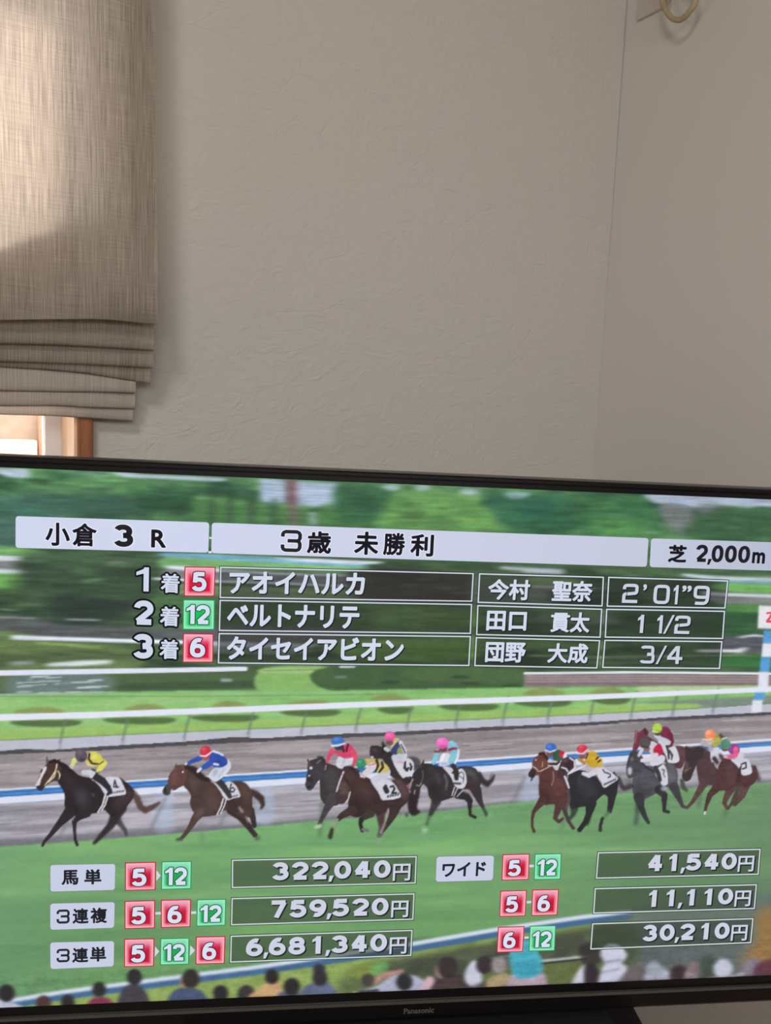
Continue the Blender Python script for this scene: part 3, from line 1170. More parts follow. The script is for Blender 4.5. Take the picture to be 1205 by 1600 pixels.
P((120, 168, 92), [(830, 902), (900, 905), (900, 914), (832, 912)], 5, 0.7, by=2)
P((42, 52, 44), [(870, 920), (990, 925), (1000, 948), (870, 945)], 9, 0.7, by=5)
P((110, 120, 100), [(850, 960), (960, 962), (960, 975), (850, 972)], 7, 0.7, by=3)
P((96, 128, 92), [(985, 968), (1090, 975), (1060, 988), (990, 985)], 7, 0.5, by=3)
P((88, 130, 68), [(745, 1000), (935, 1004), (935, 1016), (745, 1012)], 6, 0.8, by=3)
L((140, 168, 120), [(828, 1024, 1.4), (935, 1027, 1.2), (1130, 1024, 1.2), (1210, 1026)], 5, 0.8, by=0.7)
P((46, 74, 50), [(985, 945), (1145, 945), (1145, 995), (985, 990)], 10, 0.6)
P((48, 96, 58), [(1130, 945), (1200, 945), (1352, 950), (1352, 996), (1130, 995)], 7, 0.8, by=4)
P((112, 184, 90), [(1138, 911), (1352, 920), (1352, 932), (1138, 924)], 3, 0.95, by=1.5)
P((110, 168, 200), [(1075, 900), (1138, 906), (1352, 914), (1352, 918), (1138, 910)], 3, 0.95, by=1)
P((208, 218, 232), [(1070, 896), (1138, 901), (1352, 906), (1352, 912), (1138, 906), (1075, 901)], 3, 0.95, by=1)
P((214, 222, 232), [(1100, 924), (1138, 926), (1352, 934), (1352, 940), (1138, 932), (1100, 929)], 3, 0.95, by=1)
P((132, 134, 136), [(1120, 932), (1352, 940), (1352, 948), (1138, 944), (1120, 941)], 3, 0.9, by=1)
P((88, 152, 74), [(1138, 945), (1200, 946), (1352, 952), (1352, 960), (1138, 955)], 4, 0.8, by=2)
P((84, 86, 96), [(1128, 995), (1160, 994), (1352, 992), (1352, 1018), (1160, 1020), (1128, 1016)], 4, 0.95, by=2)
L((208, 212, 226), [(1155, 996, 1.5), (1180, 992.5, 2), (1200, 995, 1.5)], 3, 0.95, by=0.8)
L((220, 224, 234), [(1092, 1017, 2.2), (1150, 1017, 2.4), (1165, 1013, 2.6), (1155, 1020, 2)], 3, 0.95, by=0.8)
P((52, 116, 60), [(1128, 1026), (1352, 1024), (1352, 1052), (1128, 1040)], 4, 0.9, by=2)
# the broadcast camera pans: everything behind the rails is smeared sideways
st_ = (vn(46, 4, 0.02, 41, 2) - 0.5)[..., None]
far_ = np.clip((1086 - GY) / 6, 0, 1)[..., None]
sm_ = np.stack([box1(box1(img[..., k], 6, 1), 4, 1) for k in range(3)], -1)
sm_ = np.stack([box1(sm_[..., k], 1, 0) for k in range(3)], -1) * (1 + 0.30 * st_)
img[:] = img * (1 - far_) + sm_ * far_
# darkened glass of the table cells
cells = [
    [((344, 885.3), (740.6, 895.3), (738, 940.2), (343.2, 934.6)), ((343.2, 937), (738, 943.6), (736, 990.6), (341.9, 985.9)), ((341.7, 989), (736.2, 993.6), (733.6, 1040.8), (340.4, 1036.7))],
    [((748.6, 895.6), (944, 901), (941.8, 947.8), (746.2, 942)), ((745.8, 945.2), (941.4, 951), (938.8, 996.6), (743.9, 992.4)), ((743.5, 995.2), (938.2, 1000), (933.6, 1044.6), (741, 1041))],
    [((950.5, 901), (1138.4, 906.8), (1133.8, 951), (947.9, 948)), ((947.2, 951), (1133.3, 954.2), (1130.2, 998.6), (944.8, 996.4)), ((944.5, 999.5), (1129.2, 1001.6), (1125.3, 1045.4), (940.8, 1043.8))]]
for colm in cells:
    for q in colm:
        P((28, 30, 30), q, 0.5, 0.40, False)
# --- second rail and hedges
P((84, 108, 62), [(-70, 1050), (12, 1053), (20, 1080), (-70, 1084)], 4, 0.9)
P((78, 104, 66), [(150, 1052), (385, 1046), (412, 1050), (406, 1075), (300, 1079), (170, 1082)], 5, 0.95, by=2.5)
P((56, 84, 60), [(200, 1068), (400, 1064), (404, 1074), (200, 1078)], 6, 0.7, by=2)
P((116, 134, 142), [(22, 1056), (160, 1053), (172, 1078), (120, 1086), (16, 1086)], 16, 0.7, by=3)
for k in range(30):
    x, y = random.uniform(20, 140), random.uniform(1056, 1084)
    L(random.choice([(206, 216, 226), (88, 100, 104), (176, 190, 198), (100, 120, 120)]), [(x, y, 1.6), (x + random.uniform(15, 40), y - 1, 1.2)], 4, 0.75, by=0.8)
L((196, 210, 206), [(45, 1062, 1.2), (50, 1062)], 3, 0.8)
L((176, 190, 200), [(347, 1063, 2.5), (361, 1063, 2)], 3, 0.8, by=1)
L((220, 225, 245), [(-70, 1053, 4.3), (80, 1050, 4.2), (220, 1048, 3.8), (384, 1045, 3.2)], 1.5, 1, by=0.6)
P((138, 190, 100), [(412, 1045), (514, 1043), (514, 1082), (408, 1082)], 4, 0.95)
P((170, 204, 130), [(414, 1044), (512, 1043), (512, 1051), (414, 1052)], 3, 0.7, by=1.2)
L((96, 140, 80), [(412, 1048, 1), (512, 1046)], 3, 0.6, by=0.6)
P((66, 98, 60), [(514, 1042), (820, 1044), (822, 1070), (700, 1076), (516, 1079)], 4, 0.95, by=2)
P((92, 124, 70), [(640, 1044), (815, 1046), (815, 1066), (650, 1062)], 9, 0.4, by=4)
for x, y in ((720, 1058), (735, 1068), (610, 1066), (800, 1072)):
    E((44, 68, 46), x, y, 16, 2.5, 4, 0.7, by=1)
L((200, 212, 220), [(532, 1042, 2), (554, 1042, 1.5)], 2, 0.85, by=0.7)
L((110, 146, 140), [(525, 1058, 2), (540, 1058, 2)], 3, 0.8, by=1)
P((138, 118, 122), [(820, 1053), (1010, 1052), (1352, 1056), (1352, 1076), (1000, 1073), (818, 1075)], 3, 0.95, False, by=1.2)
for k, y in enumerate((1057, 1061, 1065, 1069)):
    L(random.choice([(112, 92, 98), (168, 150, 152), (122, 100, 106)]), [(822, y, 1), (1010, y - 1), (1352, y + 2)], 4, 0.75, by=0.5)
L((224, 228, 242), [(820, 1052, 1.8), (1000, 1050.5, 1.8), (1352, 1054, 1.8)], 2, 1, by=0.5)
# --- bright turf strip with bushes, main rail
band((134, 196, 112), [(XL, 1086), (300, 1079), (514, 1079), (820, 1074), (1100, 1072), (XR, 1070)], [(XL, 1165), (0, 1158), (300, 1144), (600, 1131), (900, 1119), (1100, 1106), (XR, 1090)], 2, by=1)
f = np.clip((vn(120, 10, -0.03, 11, 3) - 0.35) * 2.5, 0, 1)[..., None]
ym = (np.clip((GY - 1086 + 0.012 * GX) / 3, 0, 1) * np.clip((1156 - 0.044 * GX - GY) / 3, 0, 1))[..., None]
img[:] = img * (1 - ym * 0.6) + ym * 0.6 * (np.array([124, 188, 98]) * (1 - f) + np.array([160, 206, 124]) * f) / 255
band((156, 196, 92), [(XL, 1146), (0, 1142), (300, 1130), (600, 1118), (900, 1106), (1100, 1098)], [(XL, 1160), (0, 1156), (300, 1142), (600, 1129), (900, 1117), (1100, 1106)], 5, 0.8, by=3)
L((120, 150, 100), [(-70, 1088, 1), (300, 1088), (500, 1086), (620, 1084)], 6, 0.7, by=0.7)
P((184, 206, 150), [(1000, 1073), (1140, 1072), (1352, 1070), (1352, 1078), (1140, 1080), (1020, 1082)], 4, 0.9, by=2)
L((156, 186, 170), [(-70, 1087, 1.5), (30, 1085, 1.5), (180, 1081, 1.2)], 5, 0.7, by=0.8)
for cx, cy, w, h in ((62, 1110, 38, 5), (228, 1106, 32, 6), (357, 1101, 27, 6), (485, 1098, 35, 4), (610, 1090, 30, 5), (850, 1082, 32, 7), (950, 1081, 28, 7)):
    P((138, 150, 80), [(cx - w, cy + 4), (cx - w * .6, cy - h * .6), (cx, cy - h), (cx + w * .6, cy - h * .7), (cx + w, cy + 4)], 3, 0.85, by=1.2)
P((120, 126, 134), [(985, 1098), (1110, 1092), (1352, 1080), (1352, 1100), (1205, 1108), (1100, 1106), (1090, 1100)], 4, 0.75, by=2)
for x0_, x1_, y_ in ((18, 125, 1131), (165, 272, 1127), (300, 402, 1123), (440, 530, 1115), (590, 645, 1111), (688, 778, 1106), (806, 892, 1100), (925, 985, 1096)):
    P((80, 106, 60), [(x0_, y_ - 4), ((x0_ + x1_) / 2, y_ - 6), (x1_, y_ - 5), (x1_ - 8, y_ + 3), ((x0_ + x1_) / 2, y_ + 5), (x0_ + 8, y_ + 2)], 5, 0.9, by=2)
band((186, 188, 204), [(XL, 1162), (0, 1157.5), (300, 1143.5), (600, 1131), (900, 1118), (1100, 1107), (1205, 1100), (XR, 1092)], [(XL, 1182), (0, 1176), (300, 1161), (600, 1146), (900, 1131), (1205, 1114), (XR, 1106)], 1.5, by=0.8)
L((128, 150, 92), [(-70, 1162, 1), (0, 1157), (300, 1143), (600, 1130), (900, 1117), (1100, 1106)], 3, 0.7, by=0.6)
for x, y in ((98, 1138), (196, 1134), (292, 1130), (392, 1124), (475, 1122), (560, 1117), (640, 1112), (716, 1108), (790, 1103), (860, 1100), (926, 1099), (990, 1096), (1055, 1094), (1118, 1090)):
    L((104, 128, 108), [(x + 5, y - 14, 2.2), (x, y + 4, 2.2), (x - 4, y + 22, 2)], 2.0, 0.6, by=1.2)
    L((150, 150, 164), [(x - 4, y + 22, 3), (x - 4, y + 34, 2.5)], 2.2, 0.6, by=1.5)
L((224, 228, 246), [(-70, 1124, 5), (0, 1121, 5), (150, 1117, 4.8), (300, 1111.5, 4.7), (600, 1099.5, 4.5), (900, 1090, 4.2), (1205, 1077, 3.6), (1352, 1071, 3.4)], 0.8, 1, by=0.6)
# --- dirt track
band((154, 146, 152), [(XL, 1181), (0, 1176), (300, 1161), (600, 1146), (900, 1131), (1205, 1114), (XR, 1106)], [(XL, 1345), (0, 1330), (300, 1305), (600, 1280), (900, 1252), (1205, 1225), (XR, 1212)], 1)
f = np.clip((vn(150, 7, -0.05, 13, 3) - 0.33) * 2.6, 0, 1)[..., None]
ym = (np.clip((GY - 1178 + 0.052 * GX) / 2, 0, 1) * np.clip((1330 - 0.086 * GX - GY) / 2, 0, 1))[..., None]
img[:] = img * (1 - ym) + ym * (np.array([138, 130, 134]) * (1 - f) + np.array([168, 158, 163]) * f) / 255
band((78, 76, 82), [(XL, 1180), (0, 1173.5), (40, 1170), (80, 1172), (160, 1166), (300, 1158), (360, 1152), (420, 1153), (520, 1147), (600, 1144.5), (760, 1136), (900, 1130), (1050, 1120), (1205, 1112.5), (XR, 1104)], [(XL, 1186), (0, 1179), (160, 1172.5), (300, 1164), (450, 1157), (600, 1150), (900, 1134.5), (1205, 1117), (XR, 1108)], 1.5, by=0.8)
for k in range(46):
    x = random.uniform(-60, 1250)
    y = 1182 - 0.055 * x + random.uniform(0, 46 - 0.012 * x)
    c = random.choice([(196, 190, 196), (112, 104, 108), (186, 178, 184), (120, 112, 118)])
    w = random.uniform(20, 70)
    L(c, [(x, y, 0.7), (x + w, y - 0.055 * w, 0.5)], 4, 0.7, by=0.4)
# near rail: blue top, white face
RB = [(-70, 1246), (0, 1241), (228, 1225.5), (440, 1212.5), (770, 1191.5), (960, 1178), (1205, 1162), (1352, 1153)]
band((168, 168, 186), [(x, y + 14 - x * .003) for x, y in RB], [(XL, 1345), (0, 1330), (300, 1305), (600, 1280), (900, 1252), (1205, 1225), (XR, 1212)], 2)
f = np.clip((vn(130, 9, -0.07, 17, 3) - 0.33) * 2.6, 0, 1)[..., None]
ym = (np.clip((GY - 1258 + 0.066 * GX) / 2, 0, 1) * np.clip((1326 - 0.083 * GX - GY) / 2, 0, 1))[..., None]
img[:] = img * (1 - ym) + ym * (np.array([142, 138, 148]) * (1 - f) + np.array([182, 178, 192]) * f) / 255
for k in range(30):
    x = random.uniform(-60, 1250)
    y = 1262 - 0.07 * x + random.uniform(0, 42 - 0.01 * x)
    w = random.uniform(30, 80)
    L(random.choice([(206, 206, 222), (110, 108, 120), (150, 148, 164)]), [(x, y, 0.9), (x + w, y - 0.075 * w, 0.6)], 4, 0.65, by=0.5)
band((104, 104, 114), [(XL, 1326), (0, 1312), (300, 1293), (600, 1270), (900, 1243), (1205, 1218), (XR, 1206)], [(XL, 1345), (0, 1328), (300, 1303), (600, 1279), (900, 1250), (1205, 1225), (XR, 1212)], 4, 0.75, by=3)
for x, y in ((258, 1262), (415, 1250), (830, 1232), (1010, 1215)):
    P((168, 190, 224), [(x - 9, y - 22), (x + 9, y - 24), (x + 12, y + 32), (x - 16, y + 34)], 7, 0.5)
for x, y in ((250, 1262), (812, 1228), (640, 1240), (100, 1290), (355, 1262), (1130, 1200)):
    L((112, 118, 120), [(x + 8, y - 14, 3), (x - 10, y + 24, 3), (x - 14, y + 36, 2.5)], 4, 0.5)
L((220, 226, 244), [(x, y - 6.3, 1.6) for x, y in RB], 1, 0.95, by=0.4)
L((48, 116, 198), [(RB[0][0], RB[0][1], 5.2), (0, 1241, 5.2), (228, 1225.5, 5), (440, 1212.5, 4.6), (770, 1191.5, 4.2), (960, 1178, 3.6), (1205, 1162, 3), (1352, 1153, 3)], 0.8, 1, by=0.5)
L((84, 152, 220), [(x, y + 0.5, 0.7) for x, y in RB], 1, 0.9, by=0.3)
L((216, 222, 242), [(-70, 1256, 5), (0, 1250.8, 5), (228, 1236, 5), (440, 1222, 4.8), (770, 1200.5, 4.6), (960, 1186.5, 4.4), (1205, 1169.5, 4.2), (1352, 1160, 4)], 0.8, 1, by=0.5)
# --- home turf
band((112, 176, 104), [(XL, 1338), (0, 1323), (250, 1306), (430, 1290), (460, 1286), (660, 1271), (790, 1256), (990, 1238), (1205, 1223), (XR, 1212)], [(XL, 1600), (XR, 1600)], 1.2)
f = np.clip((vn(200, 22, -0.06, 19, 4) - 0.3) * 2.2, 0, 1)[..., None]
ym = np.clip((GY - 1324 + 0.083 * GX) / 3, 0, 1)[..., None]
lx = np.clip((GX - 650) / 600, 0, 1)[..., None]
ly = np.clip((GY - 1330) / 180, 0, 1)[..., None]
ga = np.array([106, 164, 104]) * (1 - f) + np.array([124, 186, 108]) * f
gb = np.array([100, 140, 100]) * (1 - f) + np.array([108, 150, 104]) * f
gc = ga * (1 - lx) + gb * lx
gc = gc * (1 - 0.12 * ly)
gl_ = np.clip((160 - GX) / 240, 0, 1)[..., None]
gc = gc * (1 - gl_ * .5) + np.array([112, 158, 122]) * gl_ * .5
img[:] = img * (1 - ym) + ym * gc / 255
for x, y, w in ((60, 1395, 120), (330, 1400, 160), (640, 1330, 160), (900, 1330, 140), (520, 1350, 120), (180, 1330, 100)):
    E((146, 196, 124), x, y, w, 6, 18, 0.35, by=5)
for x, y, w in ((900, 1300, 90), (560, 1320, 100), (1050, 1290, 80), (640, 1296, 60), (350, 1322, 60), (60, 1480, 90), (120, 1440, 60)):
    E((84, 142, 88), x, y, w, 3, 16, 0.35, by=3)
# --- finish post at the far right
part('finish_post', 'blurred blue and white striped post with a white sign on screen')
P((226, 224, 232), [(1186, 946), (1240, 948), (1238, 984), (1184, 982)], 2, 1, False)
for xa, c, y0_, y1_ in ((1194, (86, 158, 220), 985, 1005), (1192, (224, 226, 238), 1005, 1027), (1189, (86, 158, 220), 1027, 1050), (1186, (222, 224, 238), 1050, 1082), (1180, (86, 158, 220), 1082, 1094), (1176, (220, 222, 236), 1094, 1113)):
    P(c, [(xa, y0_), (xa + 16, y0_), (xa + 14, y1_), (xa - 2, y1_)], 2, 1, False)
L((226, 70, 80), [(1199, 958, 1.6), (1207, 957, 1.6), (1203, 965, 1.6), (1199, 971, 2), (1210, 971, 2)], 0.6)
part(None)
L((224, 228, 246), [(1170, 1078.5, 3.6), (1205, 1077, 3.6), (1352, 1071, 3.4)], 0.8, 1, by=0.6)

# ------------------------------------------------------------------ horses and riders, far ones first
W_ = (206, 207, 220)


def num(c, pts, r):
    L(c, [(x, y, r) for x, y in pts], 0.3)


# right group
tf(960, 1110, 4.918)
part('racehorse_picture', 'chestnut horse second from back on the right, bright red blaze, on screen')
P((100, 62, 70), [(235, 190), (330, 240), (450, 268), (520, 275), (565, 310), (545, 380), (510, 445), (440, 425), (370, 385), (290, 300)], 0.6)
P((130, 56, 70), [(165, 150), (190, 168), (230, 140), (262, 160), (255, 200), (215, 235), (190, 280), (160, 320), (140, 310), (155, 230)], 0.6)
L((205, 120, 140), [(172, 155, 4), (170, 200, 4), (162, 250, 3)], 0.5, 0.7)
L((90, 40, 55), [(235, 150, 14), (245, 175, 12)], 0.8)
L((120, 78, 82), [(480, 310, 30), (530, 340, 25)], 2.5, 0.6)
P(W_, [(335, 240), (380, 250), (420, 285), (470, 278), (500, 388), (420, 402), (395, 345)], 0.5)
L((60, 58, 64), [(425, 310, 7), (445, 345, 8), (440, 380, 4)], 0.6)
L((60, 58, 64), [(400, 270, 8), (415, 310, 9), (420, 370, 7)], 0.8)
part('jockey_picture', 'jockey in maroon silks and lime green cap on screen')
P((198, 198, 212), [(300, 190), (330, 195), (400, 200), (445, 245), (400, 268), (350, 240)], 0.6)
P((122, 42, 72), [(350, 140), (400, 125), (435, 155), (452, 190), (440, 235), (400, 215), (355, 195)], 0.6)
L((110, 36, 62), [(430, 180, 16), (448, 240, 12), (440, 268, 7)], 0.5)
L((176, 160, 166), [(440, 160, 6), (450, 175, 5)], 0.5, 0.8)
E((86, 70, 60), 335, 180, 22, 14)
E((178, 216, 76), 330, 136, 38, 38)
E((120, 160, 60), 342, 160, 24, 10, 1, 0.6)
L((228, 240, 180), [(296, 160, 5), (330, 168, 5)], 0.6, 0.8)

part('racehorse_picture', 'grey horse with pale muzzle in the right group on screen')
L((74, 104, 84), [(185, 700, 26), (178, 780, 18), (165, 870, 16)], 3, 0.8)
L((84, 82, 90), [(120, 560, 30), (70, 590, 24), (30, 610, 14)], 5, 0.6)
P((86, 86, 96), [(150, 500), (190, 430), (300, 425), (400, 408), (455, 415), (485, 470), (488, 560), (480, 630), (445, 625), (410, 590), (350, 625), (300, 650), (240, 680), (190, 710), (150, 655), (138, 580)], 0.6)
P((118, 116, 128), [(410, 420), (455, 420), (480, 480), (475, 540), (430, 550), (405, 500)], 3, 0.7)
P((76, 76, 84), [(130, 320), (180, 318), (225, 375), (210, 450), (165, 505), (110, 520), (92, 470), (98, 400)], 0.6)
L((54, 54, 62), [(130, 330, 8), (120, 380, 8)], 1, 0.8)
E((188, 192, 204), 120, 465, 17, 30, 1.0)
E((150, 154, 166), 135, 375, 12, 16, 1.2, 0.7)
P((66, 66, 76), [(190, 560), (240, 600), (290, 600), (250, 670), (190, 690), (150, 640)], 3, 0.6)
L((58, 58, 66), [(190, 670, 42), (205, 740, 26), (235, 815, 18), (262, 862, 13)], 0.6)
L((56, 54, 62), [(345, 610, 36), (385, 650, 26), (384, 735, 15), (385, 772, 14), (418, 782, 12)], 0.6)
L((72, 70, 80), [(460, 590, 38), (495, 670, 22), (525, 735, 14), (560, 748, 11)], 0.6)
E((168, 168, 180), 382, 600, 26, 20, 1.5, 0.8)
P(W_, [(310, 425), (335, 440), (380, 415), (405, 470), (412, 560), (375, 578), (350, 545), (320, 500)], 0.5)
L((90, 90, 100), [(370, 455, 7), (385, 460, 6), (378, 490, 6), (390, 510, 5)], 0.7, 0.8)
L((60, 60, 70), [(210, 400, 8), (250, 440, 8), (300, 470, 8)], 0.6)
part('jockey_picture', 'jockey in white and red silks and dark cap on the grey horse on screen')
P((206, 206, 220), [(275, 400), (335, 345), (385, 350), (388, 385), (340, 420), (300, 432)], 0.6)
L((58, 58, 66), [(318, 440, 18), (340, 490, 17), (352, 535, 14)], 0.5)
P((204, 200, 212), [(278, 238), (330, 255), (365, 300), (350, 350), (300, 345), (268, 310)], 0.6)
P((196, 36, 66), [(300, 298), (350, 256), (378, 320), (345, 350), (318, 358)], 0.5)
L((212, 206, 218), [(320, 345, 20), (270, 375, 18), (215, 385, 15)], 0.6)
L((206, 196, 206), [(215, 300, 14), (190, 345, 12)], 0.8)
E((150, 110, 108), 250, 298, 24, 24, 0.6)
E((88, 80, 86), 236, 250, 44, 42)
L((66, 58, 66), [(210, 275, 10), (260, 285, 9)], 0.8, 0.8)

part('racehorse_picture', 'dark bay horse behind the last one at right on screen')
L((66, 76, 66), [(520, 540, 18), (530, 590, 17), (555, 615, 13)], 1.2, 0.85)
L((80, 104, 80), [(665, 600, 22), (655, 680, 16), (650, 740, 12)], 4, 0.5)
P((90, 62, 68), [(630, 300), (690, 300), (740, 320), (770, 420), (800, 470), (780, 570), (720, 572), (670, 570), (640, 500)], 0.7)
P((66, 54, 58), [(548, 275), (580, 285), (645, 275), (690, 300), (680, 350), (640, 400), (610, 470), (585, 530), (545, 545), (520, 500), (540, 420), (545, 340)], 0.7)
L((122, 86, 84), [(545, 395, 12), (560, 430, 16), (545, 470, 12)], 1.0, 0.8)
L((110, 104, 108), [(556, 276, 4), (600, 290, 3), (640, 276, 4)], 0.6, 0.8)
L((150, 130, 110), [(545, 465, 4), (590, 440, 4)], 0.6, 0.7)
P((98, 66, 72), [(655, 520), (740, 520), (720, 570), (680, 590), (655, 570)], 2, 0.8)
L((98, 68, 70), [(700, 540, 34), (645, 635, 22), (600, 705, 14), (560, 748, 11)], 0.8)
P(W_, [(745, 300), (790, 280), (815, 310), (800, 370), (755, 400), (740, 360)], 0.8)
L((70, 50, 56), [(770, 370, 18), (790, 400, 14)], 1)
part('jockey_picture', 'jockey in yellow silks and orange cap on screen')
P((172, 164, 78), [(760, 195), (810, 175), (832, 200), (815, 250), (780, 285), (745, 260)], 0.8)
L((60, 66, 70), [(815, 190, 12), (835, 215, 12), (860, 215, 9)], 1)
L((190, 196, 200), [(830, 220, 7), (865, 210, 7)], 0.6)
L((170, 168, 182), [(680, 250, 20), (715, 275, 26), (745, 300, 18)], 1)
L((60, 56, 64), [(660, 285, 12), (690, 295, 14), (715, 290, 8)], 1, 0.8)
E((196, 172, 150), 735, 238, 30, 14, 0.8)
E((242, 140, 98), 738, 186, 42, 38)
L((240, 200, 180), [(682, 222, 5), (715, 226, 6), (750, 220, 5)], 0.6)
E((255, 190, 150), 725, 170, 18, 12, 1.5, 0.6)

part('racehorse_picture', 'bay horse running last, at the far right on screen')
L((78, 62, 66), [(1060, 450, 32), (1085, 500, 30), (1110, 530, 16)], 4, 0.9)
L((104, 70, 70), [(1010, 555, 42), (985, 650, 26), (925, 725, 14)], 0.8)
L((84, 70, 64), [(955, 560, 26), (940, 640, 16), (925, 715, 11)], 1)
L((104, 68, 68), [(900, 590, 36), (865, 660, 24), (845, 710, 16), (868, 752, 13)], 0.7)
L((86, 72, 66), [(930, 650, 14), (900, 720, 11), (875, 755, 9)], 0.8)
P((92, 56, 58), [(775, 560), (790, 470), (815, 400), (850, 370), (905, 385), (960, 450), (1010, 490), (1055, 480), (1080, 420), (1105, 490), (1075, 560), (1010, 590), (960, 570), (905, 600), (850, 615), (795, 610)], 0.7)
P((112, 72, 72), [(860, 400), (900, 400), (940, 460), (930, 550), (880, 570), (860, 490)], 4, 0.5)
L((60, 42, 46), [(960, 470, 10), (950, 540, 16)], 2, 0.7)
L((88, 56, 56), [(790, 590, 34), (735, 650, 22), (708, 730, 13), (696, 780, 10)], 0.6)
L((190, 215, 190), [(698, 782, 9), (696, 795, 8)], 0.8)
L((70, 96, 72), [(860, 775, 18), (845, 820, 10)], 5, 0.5)
P(W_, [(900, 385), (940, 375), (1000, 370), (1035, 385), (1058, 478), (985, 498), (965, 440)], 0.5)
L((58, 58, 64), [(975, 415, 5), (1010, 400, 6), (1015, 440, 5), (985, 450, 5)], 0.5)
L((66, 60, 66), [(960, 470, 10), (975, 430, 6)], 0.8)
part('jockey_picture', 'jockey in purple and pink silks and green cap at far right on screen')
P((204, 205, 218), [(925, 335), (985, 320), (995, 370), (950, 395)], 1)
P((146, 66, 152), [(865, 285), (910, 258), (955, 272), (962, 320), (920, 345), (890, 330)], 0.6)
L((236, 92, 142), [(935, 300, 20), (935, 345, 17), (870, 362, 13)], 0.6)
L((100, 60, 66), [(815, 345, 14), (835, 375, 14)], 1)
L((220, 190, 190), [(848, 355, 7), (866, 360, 7)], 0.5)
E((110, 80, 78), 850, 300, 26, 16, 0.8)
E((76, 142, 110), 856, 262, 42, 36)
E((110, 180, 150), 872, 246, 14, 9, 1, 0.6)

# middle right pair
tf(810, 1140, 6.694)
part('racehorse_picture', 'chestnut horse ahead in the pair right of centre on screen')
L((104, 110, 92), [(500, 800, 34), (480, 920, 16), (455, 1040, 12)], 2.5, 0.6)
L((84, 60, 62), [(500, 740, 45), (485, 840, 24), (520, 950, 17), (575, 1030, 18)], 0.8)
P((98, 56, 56), [(220, 440), (300, 385), (400, 385), (470, 450), (510, 520), (535, 600), (540, 740), (500, 790), (430, 785), (380, 780), (330, 782), (280, 790), (238, 745), (215, 660), (218, 550)], 0.6)
P((122, 70, 68), [(330, 500), (420, 480), (480, 560), (490, 680), (430, 740), (380, 640)], 5, 0.6)
P((72, 40, 44), [(220, 600), (290, 620), (340, 740), (290, 780), (240, 740)], 4, 0.6)
P((122, 68, 62), [(205, 270), (240, 245), (285, 255), (315, 300), (325, 350), (270, 430), (210, 480), (165, 470), (145, 425), (148, 335), (170, 295)], 0.6)
L((74, 40, 40), [(225, 255, 16), (265, 250, 18), (300, 300, 15)], 0.8)
P((62, 46, 52), [(110, 450), (150, 405), (185, 440), (165, 500), (120, 500), (105, 475)], 0.6)
L((208, 190, 180), [(150, 385, 5), (185, 405, 5), (210, 435, 5)], 0.4)
L((208, 190, 180), [(222, 438, 5), (320, 392, 4), (400, 350, 4)], 0.4)
L((196, 150, 90), [(255, 340, 5), (250, 390, 5)], 0.4)
L((40, 36, 42), [(160, 470, 8), (135, 535, 6)], 0.5)
L((230, 215, 215), [(180, 315, 6), (190, 320, 5)], 0.5)
L((190, 150, 146), [(365, 440, 6), (370, 520, 6), (350, 580, 5)], 0.8, 0.7)
L((88, 56, 52), [(255, 740, 46), (200, 810, 28), (160, 860, 20), (145, 940, 14), (145, 1010, 13), (165, 1065, 16)], 0.6)
L((92, 58, 58), [(440, 750, 54), (410, 850, 34), (385, 925, 22), (425, 965, 17), (465, 930, 14)], 0.6)
part('jockey_picture', 'jockey in green silks and blue cap on screen')
L((196, 190, 200), [(330, 330, 22), (370, 350, 24), (400, 400, 26)], 0.8)
P((56, 92, 68), [(360, 235), (420, 210), (460, 235), (470, 290), (440, 330), (380, 325), (360, 280)], 0.6)
L((60, 46, 56), [(330, 360, 14), (400, 360, 14), (430, 335, 10)], 0.8)
E((206, 40, 62), 458, 258, 30, 36)
E((228, 222, 230), 490, 278, 20, 26)
E((120, 84, 80), 328, 250, 34, 34, 0.6)
E((56, 108, 206), 342, 190, 58, 46)
L((214, 220, 236), [(285, 215, 7), (330, 235, 8), (390, 215, 7)], 0.5)
E((120, 165, 240), 325, 175, 22, 14, 1, 0.6)

part('racehorse_picture', 'black horse number 5 with white bridle right of centre on screen')
L((66, 62, 68), [(1050, 510, 22), (1075, 580, 24), (1110, 620, 24), (1180, 590, 26)], 2, 0.9)
L((60, 76, 66), [(585, 820, 45), (580, 880, 24), (535, 935, 18)], 1)
L((58, 62, 62), [(740, 900, 26), (715, 980, 26)], 1)
L((52, 48, 54), [(985, 640, 54), (972, 760, 34), (955, 850, 26)], 0.6)
L((100, 140, 96), [(940, 870, 18), (890, 930, 16)], 1)
L((54, 60, 52), [(880, 930, 17), (860, 1000, 17), (858, 1050, 20)], 0.7)
P((48, 47, 55), [(525, 480), (600, 430), (690, 430), (760, 480), (830, 500), (900, 560), (980, 470), (1000, 440), (1040, 500), (1045, 590), (1020, 670), (960, 715), (900, 680), (850, 715), (800, 760), (720, 800), (640, 810), (560, 830), (528, 760), (520, 620)], 0.6)
P((66, 66, 78), [(620, 520), (720, 510), (800, 580), (800, 690), (720, 720), (640, 640)], 6, 0.6)
L((110, 108, 124), [(640, 480, 5), (630, 560, 5)], 1, 0.5)
L((150, 140, 146), [(525, 640, 9), (535, 740, 8), (500, 830, 7)], 1, 0.6)
L((46, 46, 52), [(760, 770, 60), (740, 880, 34), (700, 970, 26), (640, 1050, 24)], 0.6)
P((82, 52, 62), [(445, 340), (480, 300), (530, 285), (585, 300), (600, 370), (550, 450), (490, 500), (430, 512), (405, 475), (425, 400)], 0.6)
P((52, 44, 56), [(500, 330), (560, 330), (560, 400), (510, 440), (480, 400)], 2, 0.7)
L((190, 110, 120), [(480, 330, 8), (505, 325, 8)], 1, 0.7)
